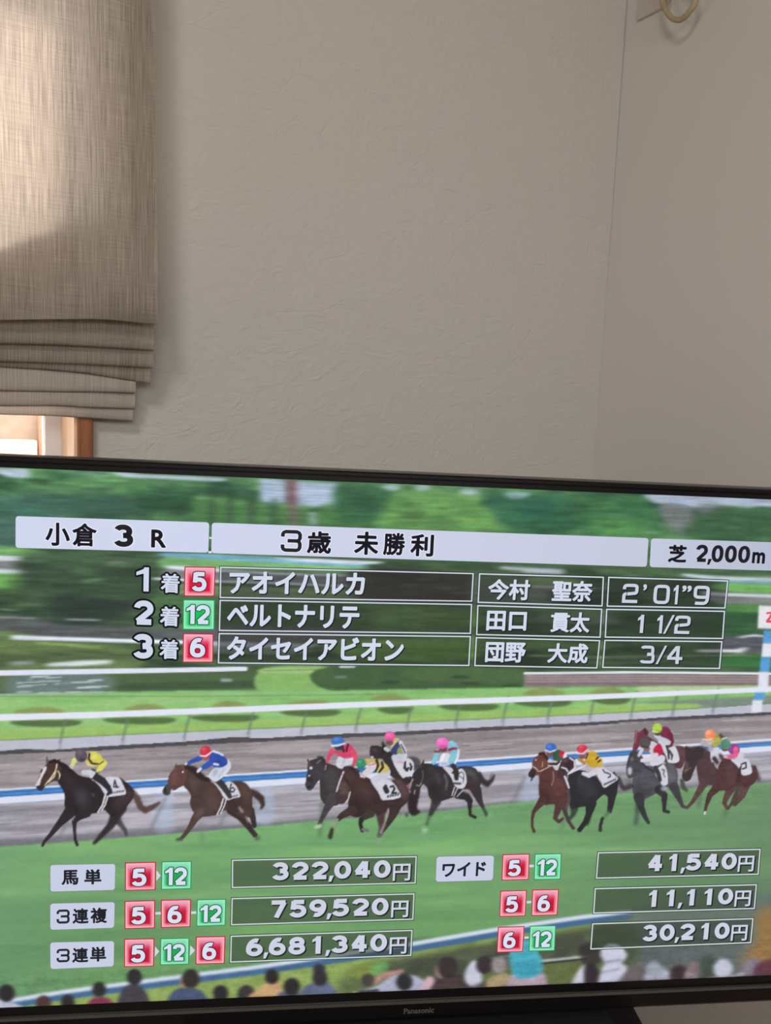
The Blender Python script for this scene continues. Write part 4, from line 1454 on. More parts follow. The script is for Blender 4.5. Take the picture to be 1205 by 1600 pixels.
for pts_ in ([(540, 295, 8), (590, 330, 8), (592, 400, 8), (535, 450, 8)], [(455, 395, 7), (500, 410, 8), (520, 440, 8)], [(520, 465, 9), (620, 415, 9), (700, 375, 9)], [(485, 490, 10), (515, 560, 10), (530, 610, 9)]):
    L((212, 212, 228), pts_, 0.4)
P(W_, [(820, 400), (880, 395), (960, 440), (1010, 475), (1042, 520), (970, 570), (902, 607), (865, 560), (830, 490)], 0.5)
num((40, 40, 48), [(885, 418), (905, 448), (935, 455), (965, 470), (960, 495), (940, 500)], 6)
for k in range(6):
    L((70, 70, 82), [(900 + k * 22, 580 - k * 10, 7), (910 + k * 22, 562 - k * 10, 6)], 0.4, 0.85)
L((58, 46, 54), [(800, 500, 20), (850, 570, 18)], 1)
part('jockey_picture', 'jockey in yellow silks and red cap on the black horse on screen')
L((206, 202, 214), [(680, 460, 18), (740, 480, 24), (800, 440, 34)], 0.6)
P((206, 166, 44), [(715, 250), (770, 222), (825, 250), (848, 300), (840, 370), (775, 398), (725, 365), (695, 315)], 0.6)
L((214, 178, 60), [(855, 330, 30), (850, 380, 22)], 0.7)
L((190, 140, 70), [(640, 310, 20), (690, 350, 18)], 0.8)
L((58, 46, 44), [(835, 290, 9), (815, 310, 8)], 0.6)
L((58, 46, 44), [(860, 320, 9), (835, 340, 7)], 0.6)
L((80, 50, 60), [(725, 250, 10), (710, 300, 8)], 0.8)
E((130, 84, 78), 668, 285, 34, 24, 0.8)
E((218, 56, 82), 672, 205, 60, 48)
L((232, 205, 214), [(618, 252, 7), (680, 252, 8), (728, 205, 7)], 0.5)
E((250, 130, 140), 655, 185, 20, 14, 1, 0.6)

# centre group, back horse
tf(460, 1130, 6.025)
part('racehorse_picture', 'dark horse at the back of the centre group on screen')
P((84, 74, 78), [(1060, 330), (1130, 315), (1185, 350), (1195, 420), (1120, 440), (1080, 400)], 2, 0.9)
P((60, 48, 52), [(712, 240), (730, 212), (800, 215), (850, 235), (930, 290), (985, 380), (1045, 460), (1110, 520), (1050, 590), (980, 545), (900, 490), (860, 420), (830, 340), (765, 335), (714, 310)], 0.7)
L((120, 110, 116), [(745, 250, 7), (775, 260, 6)], 1, 0.7)
L((220, 215, 220), [(730, 318, 9), (738, 322, 8)], 0.6)
L((40, 32, 36), [(830, 180, 8), (850, 230, 20), (830, 290, 10)], 1)
P(W_, [(930, 355), (1000, 340), (1080, 330), (1125, 380), (1120, 450), (1090, 500), (1050, 505), (1020, 515), (960, 430)], 0.5)
for pts_ in ([(1045, 365, 9), (1040, 420, 14), (1060, 445, 12), (1075, 420, 9)], [(1090, 380, 8), (1105, 410, 10), (1095, 435, 12)]):
    L((56, 50, 58), pts_, 0.5)
part('jockey_picture', 'jockey in navy and yellow silks and pink cap on screen')
P((196, 200, 216), [(915, 310), (990, 285), (1060, 315), (1010, 365), (950, 385)], 0.6)
L((200, 170, 176), [(985, 365, 16), (1020, 370, 12)], 0.8)
P((196, 186, 120), [(935, 150), (975, 140), (1000, 190), (970, 240), (925, 250), (910, 210)], 0.6)
P((56, 62, 116), [(910, 250), (985, 165), (1010, 200), (995, 260), (960, 295), (925, 285)], 0.6)
P((136, 158, 76), [(985, 225), (1012, 250), (1000, 285), (965, 280)], 0.6)
L((206, 205, 216), [(1000, 180, 18), (1040, 260, 18), (1050, 310, 14)], 0.6)
L((50, 48, 66), [(1005, 200, 6), (1045, 280, 6)], 0.5)
L((180, 196, 200), [(860, 240, 18), (880, 255, 16)], 0.8)
E((124, 84, 84), 898, 185, 34, 26, 0.6)
E((238, 92, 168), 900, 122, 50, 46)
E((250, 150, 200), 890, 105, 20, 14, 1, 0.6)
E((170, 50, 110), 905, 158, 38, 9, 1, 0.7)

part('racehorse_picture', 'dark grey horse at the left of the centre group on screen')
L((84, 110, 84), [(265, 760, 30), (262, 850, 26), (240, 1050, 22)], 4, 0.5)
P((64, 57, 60), [(240, 480), (290, 380), (370, 395), (450, 425), (490, 500), (480, 640), (420, 760), (350, 780), (290, 765), (245, 700), (242, 600)], 0.7)
P((84, 78, 82), [(300, 450), (380, 440), (420, 520), (400, 620), (330, 640), (290, 560)], 5, 0.6)
P((66, 62, 70), [(128, 372), (150, 350), (220, 330), (270, 320), (300, 370), (285, 440), (245, 520), (205, 570), (175, 615), (135, 635), (104, 590), (112, 520), (122, 450)], 0.6)
P((44, 40, 48), [(120, 510), (170, 520), (180, 560), (150, 560), (120, 545)], 1, 0.7)
L((66, 60, 66), [(128, 345, 7), (148, 400, 12)], 0.6)
L((120, 112, 118), [(145, 400, 5), (138, 360, 4)], 0.5, 0.7)
L((58, 50, 54), [(225, 320, 10), (255, 330, 18), (275, 370, 16)], 1)
L((150, 140, 146), [(215, 375, 6), (250, 345, 5)], 0.6, 0.8)
E((206, 200, 208), 157, 422, 14, 14, 0.8)
E((214, 208, 214), 141, 495, 9, 8, 0.5)
L((170, 160, 168), [(298, 400, 5), (290, 440, 5)], 0.7, 0.8)
L((38, 36, 40), [(128, 600, 9), (150, 595, 8)], 0.6)
L((72, 68, 74), [(365, 700, 55), (305, 805, 32), (262, 895, 20), (235, 950, 16)], 0.7)
L((170, 195, 165), [(200, 980, 14), (240, 965, 18)], 1)
part('jockey_picture', 'jockey in pink and red silks and blue cap on screen')
P((204, 206, 222), [(405, 330), (440, 310), (480, 335), (545, 315), (560, 370), (500, 400), (450, 430), (395, 400)], 0.7)
L((160, 162, 184), [(470, 340, 8), (455, 400, 8)], 1.2, 0.7)
P((218, 62, 104), [(360, 262), (430, 250), (490, 195), (540, 215), (575, 270), (560, 315), (480, 330), (400, 300)], 0.6)
L((222, 70, 110), [(355, 265, 28), (325, 315, 18), (310, 362, 13)], 0.6)
L((226, 72, 108), [(555, 280, 30), (580, 330, 22), (560, 390, 16)], 0.6)
L((70, 30, 46), [(455, 210, 9), (465, 265, 10)], 0.7)
L((70, 30, 46), [(505, 200, 9), (490, 265, 9)], 0.7)
E((150, 96, 96), 415, 262, 30, 22, 0.6)
E((58, 56, 74), 418, 232, 44, 22, 0.6)
E((60, 112, 198), 410, 172, 64, 44)
L((222, 228, 240), [(352, 212, 8), (400, 212, 9), (470, 192, 7)], 0.5)
E((110, 160, 230), 395, 152, 26, 14, 1, 0.6)

tf(630, 1130, 7.53)
part('racehorse_picture', 'black horse ridden by the pink capped jockey in light blue, centre of screen')
L((60, 52, 56), [(895, 590, 22), (930, 680, 38), (990, 718, 34), (1045, 670, 22), (1075, 610, 10)], 1.0)
L((90, 86, 92), [(1030, 640, 16), (1045, 590, 10)], 2, 0.6)
P((50, 37, 42), [(60, 850), (110, 800), (195, 790), (180, 900), (165, 1000), (205, 1045), (120, 1092), (70, 1045), (52, 960)], 1.0)
L((78, 116, 84), [(335, 1040, 26), (300, 1120, 22), (275, 1200, 20)], 2.5, 0.85)
E((158, 196, 158), 255, 1255, 38, 42, 4, 0.8)
L((66, 62, 62), [(390, 920, 58), (345, 1020, 32), (325, 1070, 24)], 1)
L((48, 48, 50), [(640, 850, 40), (735, 855, 48), (785, 910, 36), (785, 1000, 22), (790, 1080, 18), (850, 1108, 18)], 0.6)
L((62, 56, 60), [(860, 790, 64), (905, 920, 34), (935, 980, 22)], 0.7)
L((62, 82, 62), [(945, 1000, 18), (985, 1085, 18)], 1.2)
L((150, 190, 130), [(1000, 1100, 18), (1045, 1050, 12)], 2.5, 0.6)
P((58, 53, 58), [(215, 480), (260, 472), (340, 480), (430, 510), (510, 525), (600, 560), (660, 515), (760, 508), (840, 525), (885, 580), (912, 680), (905, 790), (915, 870), (865, 875), (800, 800), (740, 775), (690, 800), (620, 855), (520, 895), (430, 925), (380, 960), (335, 905), (300, 850), (282, 760), (240, 700)], 0.6)
P((100, 98, 102), [(690, 530), (790, 530), (860, 600), (880, 680), (820, 660), (750, 600)], 5, 0.7)
P((84, 52, 54), [(770, 680), (840, 680), (860, 780), (800, 790)], 4, 0.6)
P((40, 37, 42), [(330, 700), (420, 720), (440, 860), (380, 900), (310, 820)], 5, 0.6)
L((152, 146, 160), [(490, 610, 9), (518, 690, 9), (505, 780, 7)], 1.2, 0.8)
L((92, 88, 98), [(400, 600, 18), (430, 700, 14)], 4, 0.6)
P((54, 49, 54), [(225, 470), (290, 500), (300, 600), (270, 690), (215, 740), (190, 820), (140, 850), (85, 800), (72, 750), (100, 640), (130, 570), (180, 530)], 0.7)
L((60, 54, 58), [(240, 440, 8), (225, 510, 18)], 0.6)
L((120, 112, 118), [(215, 480, 4), (205, 520, 4)], 0.5, 0.7)
L((164, 150, 160), [(112, 660, 9), (92, 710, 9), (80, 765, 8)], 0.8)
L((190, 180, 186), [(140, 790, 7), (132, 830, 6)], 0.6, 0.8)
L((150, 160, 130), [(160, 730, 6), (195, 740, 6), (215, 700, 5)], 0.5)
L((116, 108, 110), [(230, 560, 6), (235, 640, 6), (215, 690, 5)], 0.6, 0.8)
P((150, 60, 90), [(45, 730), (75, 715), (70, 780), (50, 770)], 1.5, 0.7)
E((190, 170, 176), 755, 810, 26, 18, 1.5, 0.6)
for pts_ in ([(605, 755, 8), (575, 850, 7)], [(640, 765, 7), (600, 855, 6)], [(705, 785, 7), (635, 865, 6)]):
    L((188, 184, 190), pts_, 0.4)
P(W_, [(470, 518), (530, 530), (590, 600), (650, 545), (700, 540), (738, 600), (748, 690), (715, 762), (650, 765), (600, 725), (560, 630)], 0.5)
num((52, 50, 54), [(650, 600), (690, 570), (715, 600), (710, 660)], 4)
num((52, 50, 54), [(655, 615), (715, 660), (705, 690)], 4)
L((150, 150, 160), [(660, 715, 5), (720, 700, 5)], 0.8, 0.6)
part('jockey_picture', 'jockey in light blue silks with maroon bands and pink cap on screen')
P((208, 214, 226), [(430, 400), (480, 350), (560, 370), (580, 440), (520, 500), (440, 500)], 0.7)
P((130, 194, 214), [(530, 232), (570, 205), (622, 235), (650, 300), (650, 380), (600, 460), (550, 480), (530, 430), (560, 360), (530, 310)], 0.6)
L((126, 194, 216), [(405, 340, 30), (385, 400, 30), (360, 465, 24)], 0.7)
L((222, 226, 236), [(655, 320, 12), (645, 400, 12), (610, 470, 12)], 0.6)
L((232, 236, 242), [(480, 370, 14), (450, 440, 14), (430, 490, 10)], 0.7)
L((150, 150, 190), [(430, 470, 10), (520, 480, 10)], 1.5, 0.7)
L((160, 50, 88), [(545, 312, 16), (585, 300, 16), (625, 298, 14)], 0.6)
L((160, 50, 88), [(375, 332, 13), (425, 335, 14)], 0.6)
E((118, 74, 80), 472, 310, 50, 32, 0.6)
E((240, 106, 192), 462, 232, 74, 64)
E((250, 150, 215), 440, 205, 34, 22, 1.2, 0.6)
E((186, 56, 124), 470, 278, 52, 12, 1, 0.7)
L((56, 48, 50), [(590, 510, 34), (625, 580, 34), (628, 650, 26)], 0.6)
L((78, 78, 78), [(600, 705, 12), (670, 712, 14)], 0.6)
P((206, 200, 210), [(470, 515), (560, 520), (590, 560), (560, 580), (510, 560)], 0.8)

tf(460, 1130, 6.025)
part('racehorse_picture', 'reddish bay horse number 12 in front of the centre group on screen')
L((84, 66, 62), [(820, 820, 56), (818, 920, 34), (825, 1000, 24), (800, 1060, 20)], 1.5)
L((140, 165, 140), [(805, 1060, 20), (790, 1130, 18)], 4, 0.6)
L((70, 50, 52), [(950, 770, 66), (930, 860, 38), (885, 940, 24), (835, 1010, 18)], 0.7)
L((168, 166, 170), [(870, 850, 10), (850, 950, 9), (815, 1030, 14)], 1, 0.8)
L((150, 150, 150), [(1010, 770, 30), (1040, 850, 18)], 3, 0.6)
L((60, 58, 54), [(1055, 860, 16), (1060, 870, 14)], 1.5, 0.7)
P((70, 48, 50), [(545, 430), (640, 490), (720, 530), (790, 620), (840, 700), (900, 560), (960, 530), (1020, 550), (1075, 620), (1085, 680), (1060, 745), (1000, 800), (940, 850), (900, 790), (840, 850), (780, 870), (740, 830), (690, 850), (640, 880), (540, 875), (508, 790), (518, 640)], 0.6)
P((108, 76, 82), [(900, 530), (990, 530), (1055, 600), (1075, 670), (1020, 720), (990, 640), (950, 560)], 4, 0.75)
P((92, 62, 64), [(560, 500), (640, 540), (740, 640), (720, 720), (640, 680), (570, 600)], 6, 0.6)
P((50, 34, 38), [(520, 720), (620, 740), (660, 840), (560, 865)], 5, 0.6)
P((76, 57, 56), [(465, 412), (510, 402), (560, 420), (570, 470), (550, 560), (530, 640), (500, 720), (450, 762), (400, 740), (388, 660), (420, 560), (440, 480)], 0.7)
P((120, 92, 90), [(440, 560), (500, 560), (500, 640), (440, 680)], 4, 0.5)
L((52, 38, 42), [(540, 420, 18), (580, 450, 20), (640, 490, 14)], 1)
L((212, 206, 210), [(462, 460, 8), (430, 540, 7), (398, 640, 7)], 0.5)
L((206, 200, 206), [(525, 650, 6), (510, 710, 6), (480, 755, 5)], 0.5)
for k in range(6):
    L((130, 104, 100), [(420 + k * 18, 590 + k * 12, 4), (415 + k * 18, 650 + k * 6, 3)], 0.8, 0.6)
    L((40, 30, 32), [(455 + k * 16, 480 + k * 22, 5), (465 + k * 14, 520 + k * 18, 4)], 0.8, 0.6)
L((72, 52, 50), [(545, 820, 44), (455, 865, 30), (405, 910, 20)], 0.7)
L((140, 150, 130), [(400, 910, 17), (365, 985, 16)], 0.8)
L((56, 58, 42), [(355, 1000, 16), (338, 1070, 22)], 1)
L((66, 60, 54), [(715, 850, 42), (650, 890, 26)], 0.8)
L((46, 44, 44), [(630, 910, 24), (622, 950, 18), (640, 1010, 18)], 0.6)
L((120, 130, 120), [(650, 1000, 17), (690, 1010, 14)], 0.8)
P(W_, [(720, 525), (800, 520), (880, 530), (930, 560), (970, 615), (998, 698), (850, 726), (828, 720), (790, 650), (740, 580)], 0.5)
num((48, 44, 50), [(905, 600), (930, 590), (945, 615), (920, 660), (960, 655)], 9)
L((58, 52, 58), [(860, 590, 14), (870, 640, 24), (850, 610, 18)], 0.6)
for k in range(5):
    L((58, 56, 64), [(880 + k * 24, 695 - k * 5, 8), (886 + k * 24, 680 - k * 5, 6)], 0.4, 0.9)
L((210, 205, 214), [(800, 600, 24), (830, 700, 18)], 0.8, 0.9)
part('jockey_picture', 'jockey in yellow silks with black stripes and green cap on screen')
P((198, 198, 214), [(715, 520), (780, 485), (850, 450), (893, 430), (905, 475), (870, 520), (810, 540), (760, 570)], 0.6)
P((206, 184, 102), [(665, 345), (720, 335), (790, 345), (850, 375), (895, 430), (855, 465), (780, 462), (720, 420)], 0.6)
for pts_ in ([(775, 350, 13), (790, 395, 13), (765, 450, 11)], [(825, 370, 12), (835, 415, 12), (800, 460, 10)]):
    L((54, 48, 42), pts_, 0.5)
L((216, 204, 214), [(735, 410, 38), (690, 460, 32), (640, 492, 22)], 0.6)
L((170, 110, 130), [(705, 395, 6), (755, 385, 6)], 0.7, 0.8)
L((66, 60, 66), [(580, 440, 12), (610, 465, 10)], 1)
L((190, 180, 186), [(620, 470, 10), (660, 505, 12)], 0.7)
E((58, 142, 106), 626, 380, 50, 50)
E((96, 182, 140), 612, 360, 22, 18, 1.2, 0.6)
E((40, 104, 84), 630, 420, 34, 10, 1, 0.6)

tf(240, 1150, 6.342)
part('racehorse_picture', 'bay horse number 6 running second on screen')
L((66, 50, 52), [(970, 555, 30), (1020, 580, 34), (1065, 620, 34), (1085, 680, 20), (1065, 720, 10)], 1.2)
L((62, 48, 52), [(955, 740, 44), (985, 810, 30), (998, 890, 22)], 0.8)
L((100, 130, 110), [(470, 860, 20), (480, 960, 22), (480, 1060, 20)], 5, 0.45)
L((62, 48, 50), [(790, 720, 72), (865, 790, 50), (915, 860, 36), (965, 930, 26), (1005, 980, 26)], 0.7)
E((76, 104, 76), 1030, 1010, 30, 26, 3, 0.8)
P((82, 59, 57), [(300, 490), (300, 360), (400, 350), (480, 390), (560, 420), (620, 450), (700, 470), (800, 445), (890, 455), (945, 500), (978, 570), (978, 660), (980, 740), (955, 800), (900, 815), (830, 780), (760, 740), (700, 740), (650, 775), (560, 795), (480, 800), (425, 785), (385, 740), (362, 670), (368, 590), (340, 540)], 0.6)
P((62, 44, 46), [(720, 640), (850, 650), (850, 740), (760, 735)], 5, 0.6)
P((112, 84, 80), [(500, 520), (580, 500), (650, 600), (640, 720), (560, 740), (520, 640)], 6, 0.5)
P((110, 80, 76), [(860, 480), (930, 500), (960, 590), (920, 640), (870, 570)], 5, 0.6)
P((104, 82, 76), [(340, 390), (420, 400), (460, 460), (420, 560), (370, 520)], 6, 0.5)
P((108, 68, 62), [(215, 300), (260, 285), (310, 300), (325, 360), (305, 480), (255, 510), (205, 540), (160, 530), (138, 500), (146, 420), (165, 370), (195, 335)], 0.6)
P((140, 96, 88), [(190, 350), (230, 350), (240, 430), (190, 470), (165, 440)], 3, 0.5)
P((76, 70, 76), [(140, 478), (172, 520), (165, 568), (135, 590), (100, 577), (88, 545), (108, 505)], 0.6)
L((44, 36, 40), [(115, 520, 12), (120, 555, 10)], 0.8)
L((48, 36, 40), [(300, 305, 18), (345, 315, 28), (400, 335, 34), (450, 385, 34), (500, 420, 26), (545, 435, 18)], 1.0)
L((120, 84, 78), [(225, 285, 10), (215, 330, 12)], 0.7)
L((120, 86, 80), [(285, 290, 10), (300, 330, 10)], 0.7)
E((226, 220, 220), 291, 357, 9, 10, 0.5)
L((206, 200, 204), [(180, 530, 5), (188, 580, 4), (175, 610, 3)], 0.5)
L((88, 66, 62), [(480, 730, 54), (410, 820, 38), (365, 900, 26), (320, 965, 20), (285, 1005, 18)], 0.7)
L((104, 96, 96), [(480, 740, 26), (420, 810, 14)], 2.5, 0.6)
L((74, 96, 78), [(230, 1028, 12), (270, 1020, 20)], 1)
for pts_ in ([(850, 710, 12), (880, 750, 12)], [(920, 800, 10), (940, 850, 10)]):
    L((186, 172, 176), pts_, 1.2, 0.8)
for pts_ in ([(692, 625, 10), (670, 700, 8), (632, 778, 7)], [(720, 620, 9), (700, 690, 8), (665, 765, 7)]):
    L((216, 214, 224), pts_, 0.4)
L((34, 28, 32), [(705, 630, 7), (685, 700, 6), (650, 770, 5)], 0.5)
P(W_, [(560, 440), (620, 470), (660, 500), (720, 455), (770, 455), (805, 480), (838, 530), (860, 600), (800, 615), (735, 635), (690, 600), (660, 545), (610, 480)], 0.5)
num((44, 44, 50), [(770, 478), (758, 515), (765, 550), (790, 555), (805, 530), (785, 510), (765, 520)], 6)
for k in range(5):
    L((90, 90, 100), [(760 + k * 17, 610 - k * 4, 6), (765 + k * 17, 598 - k * 4, 5)], 0.4, 0.8)
L((58, 58, 66), [(650, 450, 32), (700, 510, 32), (738, 565, 28), (755, 600, 22)], 0.6)
part('jockey_picture', 'jockey in blue silks and red cap on the bay horse number 6 on screen')
P((206, 212, 228), [(600, 320), (660, 300), (735, 235), (768, 290), (750, 340), (705, 390), (660, 430), (605, 455), (545, 405), (570, 350)], 0.6)
P((158, 164, 186), [(600, 330), (640, 330), (620, 390), (585, 400)], 2.5, 0.7)
L((150, 158, 184), [(700, 330, 8), (650, 400, 8)], 1.5, 0.6)
L((50, 84, 178), [(460, 220, 26), (385, 250, 22), (340, 272, 16)], 0.6)
P((44, 80, 176), [(560, 185), (595, 155), (660, 170), (712, 212), (736, 262), (700, 300), (640, 312), (580, 295), (550, 240)], 0.6)
L((46, 84, 184), [(600, 240, 34), (530, 290, 28), (480, 322, 20)], 0.6)
P((30, 58, 128), [(620, 240), (690, 250), (690, 300), (630, 300)], 3, 0.5)
L((222, 228, 240), [(590, 152, 10), (640, 165, 9), (690, 192, 8)], 0.6)
L((220, 222, 232), [(600, 275, 10), (640, 285, 10)], 0.7)
L((220, 222, 232), [(325, 272, 10), (318, 280, 9)], 0.6)
L((214, 216, 228), [(465, 325, 14), (440, 350, 14)], 0.7)
E((150, 100, 98), 515, 222, 36, 24, 0.6)
E((206, 46, 72), 515, 158, 58, 62)
L((232, 226, 234), [(462, 196, 7), (520, 200, 8), (578, 155, 6)], 0.5)
E((236, 110, 120), 495, 130, 24, 18, 1.2, 0.6)

tf(40, 1150, 5.738)
part('racehorse_picture', 'dark brown horse number 4 with a white blaze leading the race on screen')
L((98, 70, 68), [(960, 505, 26), (1000, 560, 30), (1030, 635, 28), (1075, 668, 26), (1150, 630, 20), (1200, 598, 12)], 2.0, 0.95)
L((70, 62, 66), [(800, 720, 40), (850, 790, 26), (890, 840, 18), (905, 885, 14)], 2, 0.85)
L((54, 46, 52), [(830, 640, 78), (800, 730, 46), (765, 800, 34), (700, 870, 24), (645, 930, 18), (615, 960, 14)], 1.2)
P((48, 39, 45), [(285, 400), (300, 300), (330, 240), (380, 265), (420, 300), (480, 350), (560, 372), (640, 380), (760, 372), (840, 372), (890, 405), (935, 440), (970, 490), (962, 560), (900, 640), (845, 710), (790, 730), (745, 700), (700, 660), (640, 690), (565, 695), (520, 665), (480, 705), (420, 722), (372, 685), (350, 620), (352, 540), (330, 480)], 0.6)
P((80, 58, 60), [(800, 560), (900, 460), (950, 480), (955, 550), (880, 640), (800, 660)], 6, 0.7)
P((84, 80, 100), [(440, 500), (500, 470), (560, 540), (550, 640), (480, 620)], 8, 0.55)
P((66, 58, 66), [(340, 330), (400, 350), (440, 420), (400, 470), (350, 420)], 6, 0.5)
P((32, 26, 31), [(370, 600), (460, 640), (450, 700), (390, 690)], 5, 0.6)
L((120, 118, 132), [(605, 520, 7), (608, 540, 6)], 1.2, 0.7)
P((80, 54, 50), [(200, 235), (240, 215), (290, 215), (325, 250), (310, 330), (285, 400), (250, 405), (200, 432), (160, 470), (130, 490), (98, 470), (95, 435), (120, 370), (150, 300), (180, 260)], 0.6)
L((44, 34, 38), [(215, 235, 14), (260, 222, 16), (310, 245, 18), (360, 290, 18), (420, 330, 12)], 0.8)
L((98, 88, 98), [(190, 190, 6), (195, 235, 13)], 0.6)
L((50, 40, 44), [(300, 215, 7), (295, 240, 9)], 0.6)
P((216, 208, 214), [(180, 272), (188, 292), (160, 350), (140, 390), (125, 440), (93, 452), (95, 428), (128, 360), (148, 300)], 0.5)
L((40, 30, 34), [(145, 305, 8), (140, 325, 6)], 0.6)
P((58, 46, 54), [(98, 452), (130, 444), (160, 460), (142, 492), (108, 478)], 0.5)
for pts_ in ([(282, 250, 5), (270, 310, 6), (232, 370, 6), (190, 420, 5), (172, 445, 4)], [(268, 320, 5), (258, 365, 5), (205, 415, 4)], [(288, 312, 5), (308, 345, 5), (300, 385, 5)]):
    L((224, 214, 176), pts_, 0.4)
L((52, 43, 50), [(395, 685, 54), (305, 785, 30), (225, 885, 19), (170, 945, 14), (152, 982, 12)], 0.6)
L((50, 42, 48), [(550, 690, 40), (480, 725, 30), (436, 765, 22), (440, 855, 14), (446, 930, 14), (462, 975, 14)], 0.6)
L((150, 140, 150), [(440, 720, 6), (425, 760, 5)], 0.8, 0.6)
for pts_ in ([(715, 530, 9), (690, 620, 8), (650, 682, 7)], [(738, 535, 8), (712, 620, 7), (680, 670, 6)]):
    L((214, 210, 220), pts_, 0.4)
P(W_, [(590, 388), (640, 384), (700, 410), (720, 370), (790, 365), (840, 376), (872, 430), (900, 516), (830, 534), (740, 546), (705, 515), (672, 460), (625, 412)], 0.5)
num((40, 38, 46), [(820, 462), (800, 398), (790, 455), (832, 458)], 6)
for k in range(8):
    L((70, 70, 84), [(765 + k * 16, 520 - k * 3, 4), (768 + k * 16, 508 - k * 3, 5)], 0.3, 0.85)
L((52, 46, 56), [(620, 360, 34), (690, 405, 34), (740, 460, 26), (760, 500, 20), (735, 525, 12)], 0.6)
part('jockey_picture', 'jockey in yellow silks and dark cap on the leading horse on screen')
L((202, 204, 214), [(520, 325, 20), (600, 330, 26), (590, 362, 16)], 0.7)
L((70, 74, 84), [(600, 300, 10), (650, 320, 12)], 0.7)
L((222, 214, 130), [(440, 215, 22), (425, 250, 18), (410, 275, 16)], 0.6)
L((190, 190, 190), [(405, 272, 12), (420, 285, 12)], 0.7)
P((218, 208, 84), [(555, 168), (590, 142), (645, 150), (682, 182), (692, 225), (660, 262), (605, 272), (560, 245)], 0.6)
L((52, 48, 46), [(572, 160, 9), (566, 205, 10), (598, 250, 10), (650, 252, 8)], 0.5)
L((216, 204, 120), [(545, 225, 12), (560, 255, 12), (610, 270, 9)], 0.6, 0.9)
L((224, 216, 96), [(700, 242, 30), (672, 288, 24), (645, 312, 14)], 0.6)
L((62, 58, 52), [(660, 255, 6), (700, 225, 5)], 0.6, 0.8)
E((240, 232, 140), 620, 185, 26, 18, 2, 0.6)
E((90, 80, 94), 498, 175, 54, 60)
E((120, 108, 124), 480, 150, 24, 20, 1.5, 0.6)
E((60, 46, 62), 510, 215, 34, 14, 1.2, 0.7)
tf()
part(None)

# ------------------------------------------------------------------ near rail and spectators along the bottom
band((140, 168, 84), [(XL, 1572), (0, 1573), (100, 1558), (300, 1533), (400, 1521), (645, 1485), (780, 1462), (905, 1444), (990, 1434), (XR, 1410)], [(XL, 1600), (XR, 1600)], 3)
P((92, 108, 66), [(560, 1512), (680, 1492), (800, 1470), (930, 1446), (1010, 1450), (1010, 1560), (560, 1560)], 10, 0.9)
P((66, 72, 62), [(600, 1508), (690, 1488), (800, 1472), (960, 1452), (990, 1500), (900, 1496), (760, 1514), (640, 1530)], 9, 0.8)
for k in range(60):
    x = random.uniform(620, 990)
    y = random.uniform(1460, 1535) - (x - 800) * .06
    E(random.choice([(70, 80, 62), (104, 116, 84), (58, 62, 58), (88, 98, 78)]), x, y, random.uniform(8, 22), random.uniform(3, 8), 5, 0.45)
P((128, 150, 60), [(540, 1520), (570, 1506), (600, 1512), (570, 1530)], 5, 0.8)
P((100, 176, 96), [(580, 1512), (606, 1502), (604, 1520), (585, 1524)], 3, 0.7)
P((98, 112, 60), [(760, 1520), (870, 1505), (910, 1515), (900, 1540), (800, 1545)], 6, 0.8)
L((206, 206, 214), [(845, 1502, 1.8), (915, 1495, 2)], 1.5, 0.95)
L((34, 34, 36), [(845, 1505.5, 1.3), (915, 1498, 1.3)], 0.8, 0.9)
L((186, 186, 190), [(770, 1497, 1.2), (840, 1487, 1.2)], 1.5, 0.6)
RL = [(-70, 1574), (17, 1560), (100, 1546.5), (300, 1520.5), (400, 1508), (645, 1471.5), (780, 1448.5), (905, 1430.5), (985, 1420.5)]
L((62, 104, 152), [(x, y + 10.5, 5.2) for x, y in RL], 1.2)
L((206, 216, 236), [(x, y + 3.2, 3.2) for x, y in RL], 1.0)
P((96, 108, 110), [(980, 1428), (1060, 1410), (1352, 1395), (1352, 1560), (960, 1548), (1000, 1500)], 24, 0.85)
P((84, 92, 100), [(1010, 1455), (1150, 1450), (1150, 1530), (1020, 1530)], 22, 0.6)
P((158, 116, 60), [(1185, 1425), (1220, 1418), (1352, 1418), (1352, 1520), (1185, 1515), (1160, 1500), (1180, 1470)], 14, 0.9)
P((70, 88, 60), [(930, 1450), (985, 1440), (1000, 1490), (930, 1500)], 10, 0.6)


def spect(label, hx, hy, hr, hair, body=None, skin=None, bp=None, blur=2.0):
    part('spectator_picture', label)
    if body is not None:
        P(body, bp or [(hx - hr * 1.3, hy + hr * 1.0), (hx, hy + hr * .6), (hx + hr * 1.4, hy + hr * 1.1), (hx + hr * 2.2, hy + hr * 2.4), (hx + hr * 2.4, hy + 60), (hx - hr * 2.3, hy + 60), (hx - hr * 2.0, hy + hr * 2.2)], blur)
    if skin is not None:
        E(skin, hx - hr * .7, hy + hr * .35, hr * .5, hr * .7, blur)
    E(hair, hx, hy, hr, hr * 1.08, blur)
    part(None)


